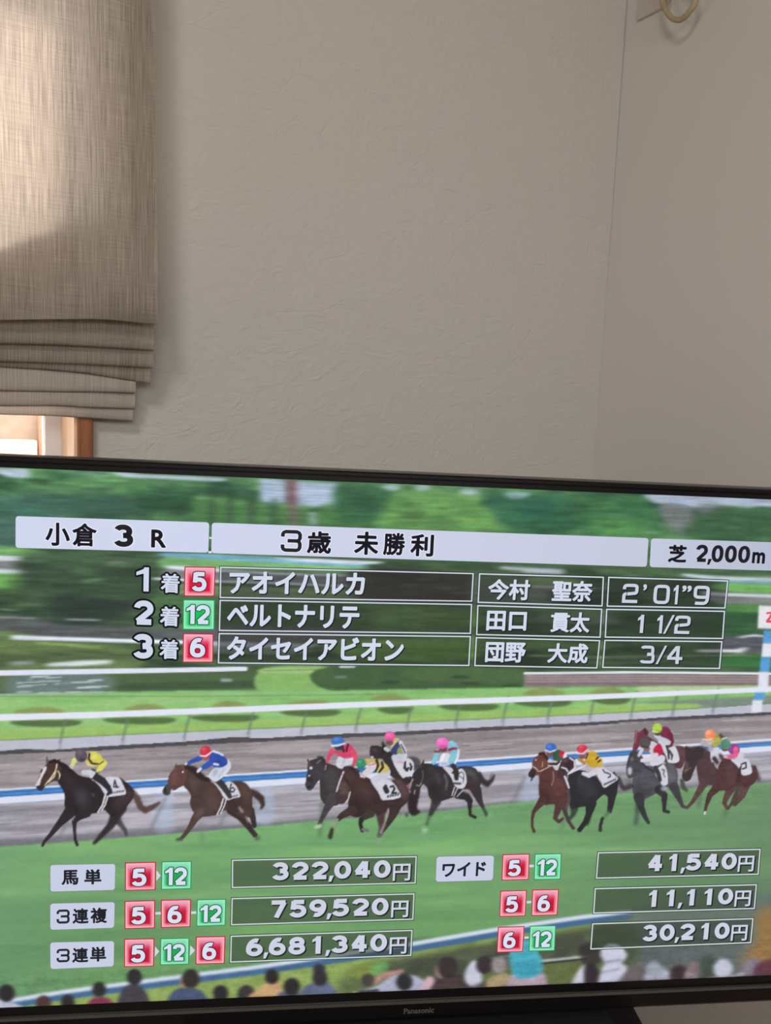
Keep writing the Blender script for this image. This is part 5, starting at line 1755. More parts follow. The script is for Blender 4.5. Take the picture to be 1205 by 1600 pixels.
DK = (44, 42, 46)
spect('spectator in white shirt at the lower left edge of screen', 10, 1552, 13, DK, (186, 186, 206), None, [(-40, 1572), (10, 1566), (36, 1574), (50, 1600), (-40, 1600)])
spect('brown haired spectator low at the left of screen', 68, 1568, 12, (78, 52, 52), (70, 46, 48))
spect('small dark haired spectator low at the left of screen', 106, 1566, 11, DK, (46, 46, 48))
spect('spectator in maroon top at the left of screen', 155, 1546, 11, DK, (128, 50, 80), None, [(136, 1570), (150, 1558), (175, 1564), (190, 1600), (130, 1600)])
spect('spectator in dark grey top against the white rail on screen', 210, 1527, 12, DK, (66, 62, 70), None, [(188, 1552), (205, 1538), (225, 1546), (240, 1580), (245, 1600), (182, 1600)])
spect('spectator in blue top with tan collar on screen', 298, 1529, 14, (52, 46, 46), (72, 84, 118), (170, 140, 112), [(262, 1562), (280, 1544), (310, 1546), (326, 1565), (330, 1600), (255, 1600)])
spect('two tone dark spectator in the lower left crowd on screen', 345, 1552, 12, DK, (92, 64, 66))
spect('dark spectator beside the tan one on screen', 385, 1554, 14, (56, 52, 54), (60, 58, 62))
spect('spectator in a tan top with hair tied up on screen', 425, 1526, 11, (44, 38, 42), (200, 160, 112), None, [(386, 1562), (402, 1546), (430, 1530), (442, 1548), (436, 1600), (380, 1600)])
spect('spectator in grey violet top on screen', 456, 1542, 13, DK, (96, 96, 130), None, [(432, 1560), (440, 1550), (470, 1554), (480, 1600), (425, 1600)])
spect('spectator in blue grey top near the screen middle', 500, 1528, 12, (50, 46, 54), (94, 104, 134), None, [(468, 1552), (490, 1536), (520, 1540), (535, 1600), (462, 1600)])
E((48, 46, 58), 499, 1514, 10, 8, 1.5)
spect('spectator in light shirt with a raised arm on screen', 632, 1534, 13, (46, 46, 48), (170, 174, 196), None, [(560, 1555), (590, 1540), (620, 1522), (660, 1530), (670, 1560), (660, 1600), (555, 1600)])
L((180, 130, 122), [(582, 1536, 4), (600, 1524, 4.5), (628, 1517, 3)], 1.4)
spect('spectator in white shirt low near the middle of screen', 575, 1532, 10, (70, 66, 66), (208, 212, 226), None, [(548, 1556), (575, 1548), (600, 1558), (600, 1600), (545, 1600)])
L((40, 44, 60), [(560, 1551, 2.5), (590, 1548, 2.5)], 1)
spect('spectator in dark brown top with a pink sleeve on screen', 700, 1512, 16, (56, 50, 52), (70, 60, 60), (176, 132, 134), [(668, 1540), (700, 1522), (745, 1530), (755, 1560), (750, 1600), (665, 1600)])
L((206, 168, 182), [(672, 1532, 7), (662, 1550, 6)], 2)
spect('dark haired spectator in white right of the brown top on screen', 757, 1508, 13, (58, 48, 54), (198, 200, 220), None, [(728, 1516), (742, 1500), (752, 1520), (750, 1545), (728, 1535)])
P((90, 76, 76), [(722, 1552), (770, 1532), (800, 1545), (810, 1600), (715, 1600)], 3, 0.9)
spect('grey haired spectator beside the turquoise shirt on screen', 780, 1508, 12, (150, 140, 140), (166, 150, 110), None, [(762, 1530), (790, 1520), (796, 1535), (765, 1545)])
part('spectator_picture', 'spectator in a bright turquoise shirt on screen')
P((176, 156, 170), [(800, 1522), (848, 1518), (850, 1560), (795, 1560)], 2)
P((70, 170, 190), [(797, 1488), (822, 1478), (842, 1488), (846, 1520), (806, 1527)], 2)
E((70, 170, 190), 822, 1477, 10, 9, 2)
P((48, 140, 166), [(806, 1506), (840, 1500), (842, 1522), (810, 1526)], 4, 0.5)
part(None)
spect('spectator with long dark hair beside the white figure on screen', 925, 1521, 10, (50, 44, 50), (196, 198, 216), None, [(890, 1545), (905, 1515), (922, 1505), (925, 1545), (915, 1560), (885, 1560)])
P((54, 46, 52), [(914, 1510), (930, 1506), (936, 1545), (916, 1550)], 2)
P((52, 46, 50), [(905, 1480), (930, 1475), (940, 1500), (915, 1510)], 4, 0.8)
part('spectator_picture', 'spectator wearing a white head covering and white top on screen')
P((198, 198, 220), [(938, 1490), (948, 1476), (966, 1476), (980, 1492), (972, 1505), (980, 1512), (970, 1540), (965, 1560), (932, 1560), (940, 1515), (945, 1506)], 1.8)
L((130, 128, 150), [(944, 1504, 1.5), (970, 1500, 1.5)], 1.2, 0.8)
L((140, 138, 160), [(940, 1520, 1.5), (968, 1514, 1.5)], 1.5, 0.6)
part(None)
P((104, 92, 96), [(972, 1525), (1006, 1508), (1012, 1560), (965, 1560)], 3, 0.9)
spect('pale grey spectator low at the right of screen', 1022, 1516, 13, (150, 158, 172), (172, 174, 190), None, [(1010, 1520), (1030, 1512), (1052, 1525), (1055, 1560), (1008, 1560)], 3)
spect('dark haired spectator low at the right of screen', 1063, 1520, 10, (58, 46, 50), (64, 50, 56), None, [(1048, 1515), (1072, 1512), (1074, 1555), (1052, 1558)], 3)
spect('spectator in pinkish top low at the right of screen', 1085, 1512, 9, (128, 108, 112), (150, 132, 142), None, [(1072, 1518), (1095, 1510), (1098, 1535), (1070, 1545)], 3)
P((58, 72, 58), [(1095, 1500), (1122, 1500), (1122, 1540), (1095, 1545)], 5, 0.8)
spect('white hat low at the right of screen', 1130, 1514, 15, (192, 194, 212), None, None, None, 2.5)
spect('blurred grey spectator at the far right of screen', 1178, 1516, 18, (128, 116, 130), (140, 130, 146), None, [(1155, 1520), (1180, 1505), (1198, 1515), (1200, 1545), (1155, 1545)], 4)
P((90, 40, 60), [(1196, 1500), (1352, 1496), (1352, 1560), (1196, 1545)], 4, 0.8)
L((206, 208, 222), [(1105, 1530, 1.6), (1128, 1526, 1.6)], 1, 0.9)
L((206, 208, 222), [(1142, 1526, 1.8), (1162, 1522, 1.8)], 1, 0.9)
# lower edge of the crowd goes dark
band((58, 52, 56), [(XL, 1590), (300, 1562), (700, 1546), (1205, 1522), (XR, 1515)], [(XL, 1610), (XR, 1610)], 6, 0.55, by=4)
# payout boxes: darkened glass
pay = [((362.6, 1343.2), (651.4, 1337.5), (649.7, 1380.3), (362.3, 1387.6)), ((362, 1403.2), (648, 1395.6), (646, 1437), (361, 1445.7)),
       ((360.6, 1462), (644.8, 1452.7), (642.8, 1493.5), (359.6, 1504)), ((934.4, 1331.6), (1188.8, 1326.1), (1185.6, 1366.7), (931.1, 1372.9)),
       ((929.4, 1387.6), (1183, 1381.4), (1179.6, 1420.2), (926.9, 1427.5)), ((925.4, 1442.6), (1177.6, 1434.4), (1173.9, 1473.5), (922.4, 1483.5))]
for q in pay:
    P((52, 66, 52), q, 0.5, 0.58, False, mark=False)
g_ = img.mean(-1, keepdims=True)
img = np.where((ids >= 0)[..., None], img * 0.93 + g_ * 0.07, img * 0.84 + g_ * 0.16)
hs_ = np.isin(ids, [k for k, q in enumerate(PARTS) if q[0] == 'racehorse_picture'])
lum_ = img.mean(-1)
dk_ = hs_ & (lum_ < 0.5)
img[dk_] = (img[dk_] * 0.86 + lum_[dk_][:, None] * 0.14) * 0.92
# grain of the broadcast picture: soft clumps, stronger in foliage and crowd, weaker on turf
wgt = np.full_like(GX, 0.09)
wgt[(GY > 1250 - 0.06 * GX + 75)] = 0.04
wgt[GY > 1528 - 0.06 * GX] = 0.16
wgt = blurm(wgt, 6, 6)
wgt[ids >= 0] = np.maximum(wgt[ids >= 0], 0.17)
gr = 0.6 * (vn(16, 5, 0, 31, 3) - 0.5) + 0.4 * (vn(3.2, 2.4, 0, 33, 2) - 0.5)
crowd_ = np.clip((GY - (1524 - 0.045 * GX)) / 8, 0, 1)[..., None]
sm_ = np.stack([box1(box1(box1(img[..., k], 3, 1), 2, 1), 1, 0) for k in range(3)], -1)
img = img * (1 - crowd_) + sm_ * crowd_
lum_ = img.mean(-1)
img = img * (1 + 2.2 * wgt * gr * (1 - 0.75 * np.clip((lum_ - 0.5) * 2.5, 0, 1)))[..., None]
img = np.clip(img, 0, 1)

# ------------------------------------------------------------------ screen panel: a fine grid, one colour per point
m_pic = bpy.data.materials.new('lit_screen_picture')
m_pic.use_nodes = True
nt = m_pic.node_tree
bs = nt.nodes['Principled BSDF']
at = nt.nodes.new('ShaderNodeAttribute')
at.attribute_name = 'picture'
bs.inputs['Base Color'].default_value = (0.004, 0.004, 0.004, 1)
bs.inputs['Roughness'].default_value = 0.35
bs.inputs['Specular IOR Level'].default_value = 0.25
nt.links.new(at.outputs['Color'], bs.inputs['Emission Color'])
bs.inputs['Emission Strength'].default_value = 1.0

NU, NV = 960, 540
us = np.linspace(-HW, HW, NU + 1)
vs = np.linspace(-HH, HH, NV + 1)
UU, VV = np.meshgrid(us, vs)
px_, py_ = pxuv(UU, VV)


def sample(a, x, y):
    fx = np.clip(x - X0 - 0.5, 0, CW - 1.001)
    fy = np.clip(y - Y0 - 0.5, 0, CH - 1.001)
    ix, iy = fx.astype(int), fy.astype(int)
    ax, ay = (fx - ix)[..., None], (fy - iy)[..., None]
    return (a[iy, ix] * (1 - ax) + a[iy, ix + 1] * ax) * (1 - ay) + (a[iy + 1, ix] * (1 - ax) + a[iy + 1, ix + 1] * ax) * ay


gcol = lin(sample(img, px_, py_)).reshape(-1, 3)
gpos = np.stack([UU, np.zeros_like(UU), ZC - VV], -1).reshape(-1, 3)
cx, cy = pxuv((UU[:-1, :-1] + UU[1:, 1:]) / 2, (VV[:-1, :-1] + VV[1:, 1:]) / 2)
fid = ids[np.clip((cy - Y0).astype(int), 0, CH - 1), np.clip((cx - X0).astype(int), 0, CW - 1)].reshape(-1)
ii = np.arange((NU + 1) * (NV + 1)).reshape(NV + 1, NU + 1)
quads = np.stack([ii[1:, :-1], ii[1:, 1:], ii[:-1, 1:], ii[:-1, :-1]], -1).reshape(-1, 4)


def raw_mesh(name, pos, col, q, parent, label=None):
    me = bpy.data.meshes.new(name)
    me.vertices.add(len(pos))
    me.vertices.foreach_set('co', np.asarray(pos, np.float32).ravel())
    me.loops.add(q.size)
    me.loops.foreach_set('vertex_index', q.astype(np.int32).ravel())
    me.polygons.add(len(q))
    me.polygons.foreach_set('loop_start', np.arange(0, q.size, 4, dtype=np.int32))
    me.update(calc_edges=True)
    a = me.color_attributes.new('picture', 'FLOAT_COLOR', 'POINT')
    a.data.foreach_set('color', np.concatenate([col, np.ones((len(col), 1))], 1).astype(np.float32).ravel())
    me.materials.append(m_pic)
    o = bpy.data.objects.new(name, me)
    COL.objects.link(o)
    o.parent = parent
    if label:
        o['label'] = label
    return o


def piece(name, k, parent, label=None):
    q = quads[fid == k]
    if len(q) < 4:
        return None
    idx, inv = np.unique(q.ravel(), return_inverse=True)
    return raw_mesh(name, gpos[idx], gcol[idx], inv.reshape(-1, 4), parent, label)


screen = piece('screen', -1, tv, 'bright screen with a motion blurred racecourse and result captions')
for k, (n, lb) in enumerate(PARTS):
    piece(n, k, screen, lb)


# ------------------------------------------------------------------ captions: thin flat print in front of the panel
class Print:
    def __init__(self):
        self.v, self.c, self.f = [], [], []

    def add(self, pts, cols, faces, layer):
        b = len(self.v)
        u, v = uvp([p[0] for p in pts], [p[1] for p in pts])
        for a, bb in zip(u, v):
            self.v.append((float(a), -0.00008 * (layer + 1), float(ZC - bb)))
        for i in range(len(pts)):
            c = cols[i] if isinstance(cols, list) else cols
            self.c.append(c)
        self.f += [tuple(b + k for k in f) for f in faces]

    def poly(self, pts, cols, layer=0):
        self.add(pts, cols, [tuple(range(len(pts)))], layer)

    def build(self, name, label=None):
        me = bpy.data.meshes.new(name)
        me.from_pydata(self.v, [], self.f)
        a = me.color_attributes.new('picture', 'FLOAT_COLOR', 'POINT')
        c = lin(np.array(self.c, float) / 255)
        a.data.foreach_set('color', np.concatenate([c, np.ones((len(c), 1))], 1).astype(np.float32).ravel())
        me.materials.append(m_pic)
        o = bpy.data.objects.new(name, me)
        COL.objects.link(o)
        o.parent = screen
        if label:
            o['label'] = label
        return o


def bil(q, s, t):
    (ax, ay), (bx_, by_), (cx_, cy_), (dx_, dy_) = q       # TL TR BR BL
    x = (ax * (1 - s) + bx_ * s) * (1 - t) + (dx_ * (1 - s) + cx_ * s) * t
    y = (ay * (1 - s) + by_ * s) * (1 - t) + (dy_ * (1 - s) + cy_ * s) * t
    return x, y


def rounded(q, r, n=4):
    w = math.dist(q[0], q[1])
    h = math.dist(q[0], q[3])
    out = []
    for cs, ct, a0 in ((r / w, r / h, 180), (1 - r / w, r / h, 270), (1 - r / w, 1 - r / h, 0), (r / w, 1 - r / h, 90)):
        for k in range(n + 1):
            a = math.radians(a0 + 90 * k / n)
            out.append(bil(q, cs + r / w * math.cos(a), ct + r / h * math.sin(a)))
    return out


def frame(p, q, wd, col, layer):
    ins = []
    w = math.dist(q[0], q[1])
    h = math.dist(q[0], q[3])
    a, b = wd / w, wd / h
    inner = [bil(q, a, b), bil(q, 1 - a, b), bil(q, 1 - a, 1 - b), bil(q, a, 1 - b)]
    pts = list(q) + inner
    p.add(pts, col, [(0, 1, 5, 4), (1, 2, 6, 5), (2, 3, 7, 6), (3, 0, 4, 7)], layer)


GLYPH = {}


def glyphs(body):
    if body in GLYPH:
        return GLYPH[body]
    c = bpy.data.curves.new('caption', 'FONT')
    c.body = body
    c.fill_mode = 'FRONT'
    c.resolution_u = 3
    o = bpy.data.objects.new('caption', c)
    COL.objects.link(o)
    bpy.context.view_layer.update()
    me = bpy.data.meshes.new_from_object(o.evaluated_get(bpy.context.evaluated_depsgraph_get()))
    v = np.array([x.co[:2] for x in me.vertices])
    f = [tuple(x.vertices) for x in me.polygons]
    bpy.data.objects.remove(o)
    bpy.data.curves.remove(c)
    bpy.data.meshes.remove(me)
    GLYPH[body] = (v, f)
    return v, f


STYLE = {'pay': dict(w=0.80, t=0.24, gap=0.13, n=2.0, one=0.40), 'tile': dict(w=0.70, t=0.215, gap=0.07, n=2.3, one=0.42), 'rank': dict(w=0.76, t=0.235, gap=0.08, n=2.2, one=0.56),
         'time': dict(w=0.80, t=0.165, gap=0.14, n=4.5, one=0.30), 'head': dict(w=0.64, t=0.205, gap=0.08, n=2.3, one=0.36), 'sq': dict(w=0.90, t=0.165, gap=0.1, n=5.0, one=0.3)}


def digit(ch, st):
    """numeral drawn with broad strokes, one em high"""
    w, t, n = st['w'], st['t'], st['n']
    if ch == '1':
        o = st['one']
        return np.array([(o - t, 0), (o, 0), (o, 1), (o - t * 0.9, 1), (o - t, 0.93), (0.0, 0.80), (0.0, 0.66), (o - t, 0.74)]), [(0, 1, 2, 3, 4, 7), (4, 5, 6, 7)], o
    if ch == ',':
        return np.array([(0.05, 0.19), (0.24, 0.19), (0.12, -0.15), (0.0, -0.15)]), [(0, 1, 2, 3)], 0.22
    if ch == '/':
        return np.array([(0.0, 0.0), (0.11, 0.0), (0.50, 1.0), (0.39, 1.0)]), [(0, 1, 2, 3)], 0.5

    def arc(cx, cy, rx, ry, a0, a1, k=22):
        out = []
        for i in range(k + 1):
            a = math.radians(a0 + (a1 - a0) * i / k)
            c, q = math.cos(a), math.sin(a)
            out.append((cx + rx * math.copysign(abs(c) ** (2 / n), c), cy + ry * math.copysign(abs(q) ** (2 / n), q)))
        return out
    sq3 = [[(0.0, 0.72), (0.0, 0.86), (0.05, 0.95), (0.16, 1.0), (0.82, 1.0), (0.94, 0.95), (1.0, 0.85), (1.0, 0.66), (0.94, 0.55), (0.82, 0.51), (0.28, 0.51)],
           [(0.82, 0.51), (0.94, 0.47), (1.0, 0.36), (1.0, 0.15), (0.94, 0.05), (0.82, 0.0), (0.16, 0.0), (0.05, 0.05), (0.0, 0.14), (0.0, 0.30)]]
    six = [arc(0.5, 0.31, 0.5, 0.31, 0, 360), arc(0.60, 0.33, 0.60, 0.67, 180, 72)]
    strokes = {
        '0': [arc(0.5, 0.5, 0.5, 0.5, 0, 360)],
        '2': [arc(0.5, 0.71, 0.5, 0.29, 172, -28) + ([(0.05, 0.03)] if n < 4 else []), [(0.0, 0.0), (1.08, 0.0)]] if n < 4 else
             [arc(0.5, 0.75, 0.5, 0.25, 180, -80) + [(0.25, 0.46)], arc(0.30, 0.23, 0.30, 0.23, 95, 180) + [(0, -0.1)], [(0.0, 0.0), (1.1, 0.0)]],
        '3': sq3 if n > 4.7 else [arc(0.47, 0.75, 0.46, 0.25, 160, -90), arc(0.5, 0.265, 0.5, 0.265, 90, -162)],
        '4': [[(0.74, -0.13), (0.74, 1.10)], [(-0.06, 0.27), (1.16, 0.27)], [(0.02, 0.29), (0.66, 1.06)]],
        '5': [[(0.10, 1.0), (1.0, 1.0)], [(0.15, 1.08), (0.08, 0.44)], arc(0.46, 0.32, 0.54, 0.32, 138, -158)],
        '6': six,
        '7': [[(-0.08, 1.0), (1.08, 1.0)], [(0.98, 1.0), (0.34, -0.13)]],
        '8': [arc(0.5, 0.76, 0.43, 0.24, 0, 360), arc(0.5, 0.27, 0.5, 0.27, 0, 360)],
        '9': [[(1 - x, 1 - y) for x, y in q] for q in six]}[ch]
    V, Fc = [], []
    for q in strokes:
        p = np.array([(t / 2 + x * (w - t), t / 2 + y * (1 - t)) for x, y in q])
        closed = np.allclose(p[0], p[-1])
        d = np.diff(p, axis=0)
        keep = np.concatenate([[True], np.hypot(d[:, 0], d[:, 1]) > 1e-6])
        p = p[keep]
        tg = np.gradient(p, axis=0)
        if closed:
            tg[0] = tg[-1] = p[1] - p[-2]
        tg /= np.maximum(np.hypot(tg[:, 0], tg[:, 1])[:, None], 1e-9)
        nm = np.stack([-tg[:, 1], tg[:, 0]], 1) * t / 2
        b = len(V)
        for a_, m_ in zip(p, nm):
            V += [a_ + m_, a_ - m_]
        Fc += [(b + 2 * i, b + 2 * i + 1, b + 2 * i + 3, b + 2 * i + 2) for i in range(len(p) - 1)]
    V = np.array(V)
    V[:, 1] = np.clip(V[:, 1], 0, 1)
    V[:, 0] = np.clip(V[:, 0], 0, w)
    return V, Fc, w


def numerals(body, style):
    key = (body, style)
    if key in GLYPH:
        return GLYPH[key]
    st = STYLE[style]
    x, V, Fc, k = 0.0, [], [], 0
    for ch in body:
        v, f, w = digit(ch, st)
        adv = w
        if style == 'pay' and ch == '1':
            v = v + np.array([(st['w'] - w) * 0.5, 0])
            adv = st['w']
        if ch == ',':
            x -= st['gap'] * 0.75
        V.append(v + np.array([x, 0]))
        Fc += [tuple(i + k for i in q) for q in f]
        k += len(v)
        x += adv + st['gap'] - (0.10 if ch == ',' else 0)
    GLYPH[key] = (np.concatenate(V), Fc)
    return GLYPH[key]


def thick(v, f, r):
    """embolden a glyph by laying shifted copies over one another"""
    if r <= 0:
        return v, f
    sh = [(0.0, 0.0)]
    for rad, n in ((r, 12),) + (((r * 0.5, 6),) if r > 0.05 else ()):
        sh += [(rad * math.cos(2 * math.pi * k / n), rad * math.sin(2 * math.pi * k / n)) for k in range(n)]
    vv, ff = [], []
    for k, (dx, dy) in enumerate(sh):
        vv.append(v + np.array([dx, dy]))
        ff += [tuple(i + k * len(v) for i in q) for q in f]
    return np.concatenate(vv), ff


def text(p, body, xl, ytl, xr, ytr, h, col, layer, off=0.02, h2=None, grow=0.0, dx=0.0, dy=0.0, style=None):
    """lettering fitted to the photographed box; off is the weight in ems, grow adds an outline around it"""
    v0, f0 = numerals(body, style) if style else glyphs(body)
    if style:
        off = 0.0
    lo, hi = v0.min(0) - off, v0.max(0) + off
    v, f = thick(v0, f0, off + grow)
    h2 = h if h2 is None else h2
    q = []
    for (x, y), hh in (((xl, ytl), 0), ((xr, ytr), 0), ((xr, ytr), h2), ((xl, ytl), h)):
        q.append((x + (60 - x) * hh / (12300 - y) + dx, y + hh + dy))
    s = (v - lo) / (hi - lo)
    x, y = bil(q, s[:, 0], 1 - s[:, 1])
    p.add(list(zip(x, y)), col, f, layer)


WHT = (214, 220, 240)
PAN = (203, 209, 232)
BLK = (24, 22, 30)
GRY = (20, 24, 30)
# title banner
tit = [((24.5, 806.3), (327, 816.2), (325.6, 863.6), (24.3, 856)), ((331.2, 816.6), (1013.6, 840.8), (1010.8, 885.7), (330.2, 864.2)),
       ((1017.6, 841.2), (1262, 849), (1257, 893), (1015.2, 886))]
shade_r = [((206, 214, 236), (206, 212, 236)), ((206, 212, 236), (196, 200, 220)), ((196, 202, 222), (176, 184, 204))]
for i, (q, sc) in enumerate(zip(tit, shade_r)):
    p = Print()
    rp = rounded(q, 4.5)
    x0_, x1_ = q[0][0], q[1][0]
    cols = []
    for (x, y) in rp:
        s_ = (x - x0_) / (x1_ - x0_)
        cols.append(tuple(sc[0][k] * (1 - s_) + sc[1][k] * s_ for k in range(3)))
    p.poly(rp, cols, 0)
    if i == 0:
        for args in (('小', 71, 816, 109.5, 817, 36.5), ('倉', 113, 817, 151.5, 818, 36.5), ('3', 178.7, 819, 208.6, 820, 35), ('R', 236.5, 827, 260, 827.6, 28.5)):
            o_f = 0.03 if args[0] in '小倉' else 0.03
            sty = 'rank' if args[0] == '3' else None
            text(p, *args, (232, 236, 250), 1, o_f, grow=0.04, style=sty)
            text(p, *args, BLK, 2, o_f, style=sty)
    elif i == 1:
        for args in (('3', 439.4, 827.5, 472.3, 828.5, 34.5), ('歳', 480.5, 829.5, 518.5, 830.6, 35), ('未', 554.5, 829.8, 592.5, 831.2, 36.5),
                     ('勝', 600, 831.8, 634, 832.8, 35.5), ('利', 642.5, 834, 678.8, 835, 35)):
            o_f = 0.034
            sty = 'sq' if args[0] == '3' else None
            text(p, *args, (232, 236, 250), 1, o_f, grow=0.035, style=sty)
            text(p, *args, BLK, 2, o_f, style=sty)
    else:
        text(p, '芝', 1045.7, 850.8, 1074.4, 852, 27.5, BLK, 2, 0.04)
        text(p, '2,000', 1088.7, 850.8, 1173.4, 853, 31, BLK, 2, style='head')
        text(p, 'm', 1176.3, 862, 1196.4, 863, 18, BLK, 2, 0.035)
    p.build('title_panel')
p = Print()
p.poly([(327, 839), (331, 839.2), (331, 842), (327, 841.8)], (220, 226, 240), 0)
p.poly([(325.5, 861), (331, 861.2), (331, 864.4), (325.5, 864.2)], (220, 226, 240), 0)
p.build('panel_link')

# placings
for k, (n, a, b) in enumerate((('1', (213.3, 886, 233, 886.6, 37.6), (251.6, 895.6, 281, 896.6, 30.4)), ('2', (209.8, 937.7, 240, 938.6, 38), (250.2, 947.2, 280.3, 948, 31)),
                               ('3', (209, 990, 239.6, 990.8, 38.6), (249.5, 998.7, 279.2, 999.6, 30.6)))):
    p = Print()
    for body, box_, o_f, sty in ((n, a, 0, 'rank'), ('着', b, 0.022, None)):
        text(p, body, *box_, (14, 16, 20), 1, o_f, grow=0.085 if sty else 0.10, style=sty)
        text(p, body, *box_, (206, 214, 234), 2, o_f, style=sty)
    p.build('placing_mark')


def tile(q, body, tb=None, small=False, strong=False):
    red = body != '12'
    p = Print()
    edge_c, top, mid, low = ((176, 34, 60), (240, 170, 190), (198, 16, 54), (218, 50, 90)) if red else ((30, 150, 90), (150, 226, 190), (24, 166, 84), (40, 190, 110))
    if strong:
        mid, low = ((222, 14, 60), (226, 20, 66)) if red else ((4, 190, 84), (4, 196, 90))
    p.poly(q, edge_c, 0)

    def grid(s0, s1, t0_, t1_, colf, layer, n=8):
        pts, cols, fs = [], [], []
        for j in range(n + 1):
            for i in range(n + 1):
                s, t = s0 + (s1 - s0) * i / n, t0_ + (t1_ - t0_) * j / n
                pts.append(bil(q, s, t))
                cols.append(colf(i / n, j / n))
        for j in range(n):
            for i in range(n):
                a = j * (n + 1) + i
                fs.append((a, a + 1, a + n + 2, a + n + 1))
        p.add(pts, cols, fs, layer)

    def mixc(a, b, t):
        t = max(0, min(1, t))
        return tuple(a[k] * (1 - t) + b[k] * t for k in range(3))

    def colf(s, t):
        d = min(s, 1 - s, 1 - t) * 9
        c = mixc(top, mid, t * 2.4)
        edge_mix = mixc((250, 150, 170) if red else (130, 230, 180), c, d)
        return mixc(top, edge_mix, t * 5)
    lw_ = 0.035
    grid(lw_, 1 - lw_, lw_, 1 - lw_, lambda s, t: (250, 176, 190) if red else (150, 236, 194), 1, 1)
    grid(lw_ * 2.2, 1 - lw_ * 2.2, lw_ * 2.2, 1 - lw_ * 2.2, colf, 2)
    if tb is None:
        s0, s1 = (0.23, 0.70) if red else (0.13, 0.85)
        (ax, ay), (bx_, by_) = bil(q, s0, 0.22), bil(q, s1, 0.22)
        hh = math.dist(q[0], q[3]) * 0.62
        tb = (ax, ay, bx_, by_, hh)
    text(p, body, *tb, (110, 10, 40) if red else (8, 92, 50), 3, grow=0.05, style='tile')
    text(p, body, *tb, (214, 224, 240), 4, style='tile')
    p.build('number_tile')


tile(((288.3, 884.8), (337.4, 885.6), (335.4, 932), (287.3, 931.8)), '5', (300.4, 893.3, 323.3, 893.8, 30.5), strong=True)
tile(((286, 936.3), (336, 937), (335.3, 984.3), (285.2, 984)), '12', (291.8, 944.8, 328.3, 945.4, 30), strong=True)
tile(((286, 989.2), (334, 990), (333.2, 1035.2), (285.2, 1035.2)), '6', (297.3, 996.4, 321.2, 996.8, 30.5), strong=True)
for q, b_ in ((((195.2, 1347.5), (244, 1346.4), (243.3, 1390.6), (195.2, 1392)), '5'), (((252.3, 1345.8), (299.8, 1345), (298.8, 1389), (251.6, 1390.3)), '12'),
              (((194.5, 1407.6), (242.7, 1406.2), (242.3, 1450.4), (194.5, 1451.7)), '5'), (((251.3, 1405.9), (298.8, 1404.9), (297.8, 1448.4), (251.3, 1450)), '6'),
              (((307.7, 1405.2), (353.5, 1404.2), (352.5, 1446), (306.7, 1447.7)), '12'), (((193.9, 1466.8), (241.7, 1465.8), (240.7, 1510), (193.9, 1511.2)), '5'),
              (((250.6, 1466), (296, 1465), (295.4, 1506.8), (250, 1508.2)), '12'), (((306, 1463.3), (352.5, 1462.3), (351.2, 1505.8), (305.4, 1507)), '6'),
              (((785.2, 1334.9), (828, 1333.6), (826.3, 1374.7), (783.7, 1375.9)), '5'), (((835.5, 1334), (877.8, 1333), (876, 1374), (834.2, 1374.9)), '12'),
              (((781.9, 1391.6), (823.5, 1390.4), (821.3, 1431.4), (780.2, 1432.7)), '5'), (((831.7, 1389.9), (873.6, 1389.1), (871, 1430), (830.2, 1431.2)), '6'),
              (((778.2, 1448), (819.8, 1446.9), (817.3, 1487.2), (776.2, 1488.4)), '6'), (((828, 1446.4), (869, 1445.6), (867, 1485.5), (826.2, 1486.7)), '12')):
    tile(q, b_)
# arrows and dashes between the numbers
tf0 = lambda ox, oy, s, pts: [(ox + x / s, oy + y / s) for x, y in pts]
for pts_ in (tf0(0, 1300, 3.0125, [(737, 180), (757, 205), (736, 230)]), tf0(0, 1300, 3.0125, [(730, 538), (750, 562), (728, 588)]), tf0(0, 1300, 3.0125, [(896, 533), (918, 557), (894, 583)])):
    p = Print()
    p.poly(pts_, (206, 214, 226), 0)
    p.build('order_arrow')
for pts_ in (tf0(0, 1300, 3.0125, [(732, 377), (757, 376), (757, 388), (732, 389)]), tf0(0, 1300, 3.0125, [(900, 374), (924, 373), (924, 385), (900, 386)]),
             tf0(650, 1300, 4.017, [(712, 206), (741, 205), (740, 221), (711, 222)]), tf0(650, 1300, 4.017, [(696, 433), (725, 432), (724, 447), (695, 448)]),
             tf0(650, 1300, 4.017, [(681, 656), (709, 655), (708, 669), (680, 670)])):
    p = Print()
    p.poly(pts_, (206, 214, 226), 0)
    p.build('link_dash')
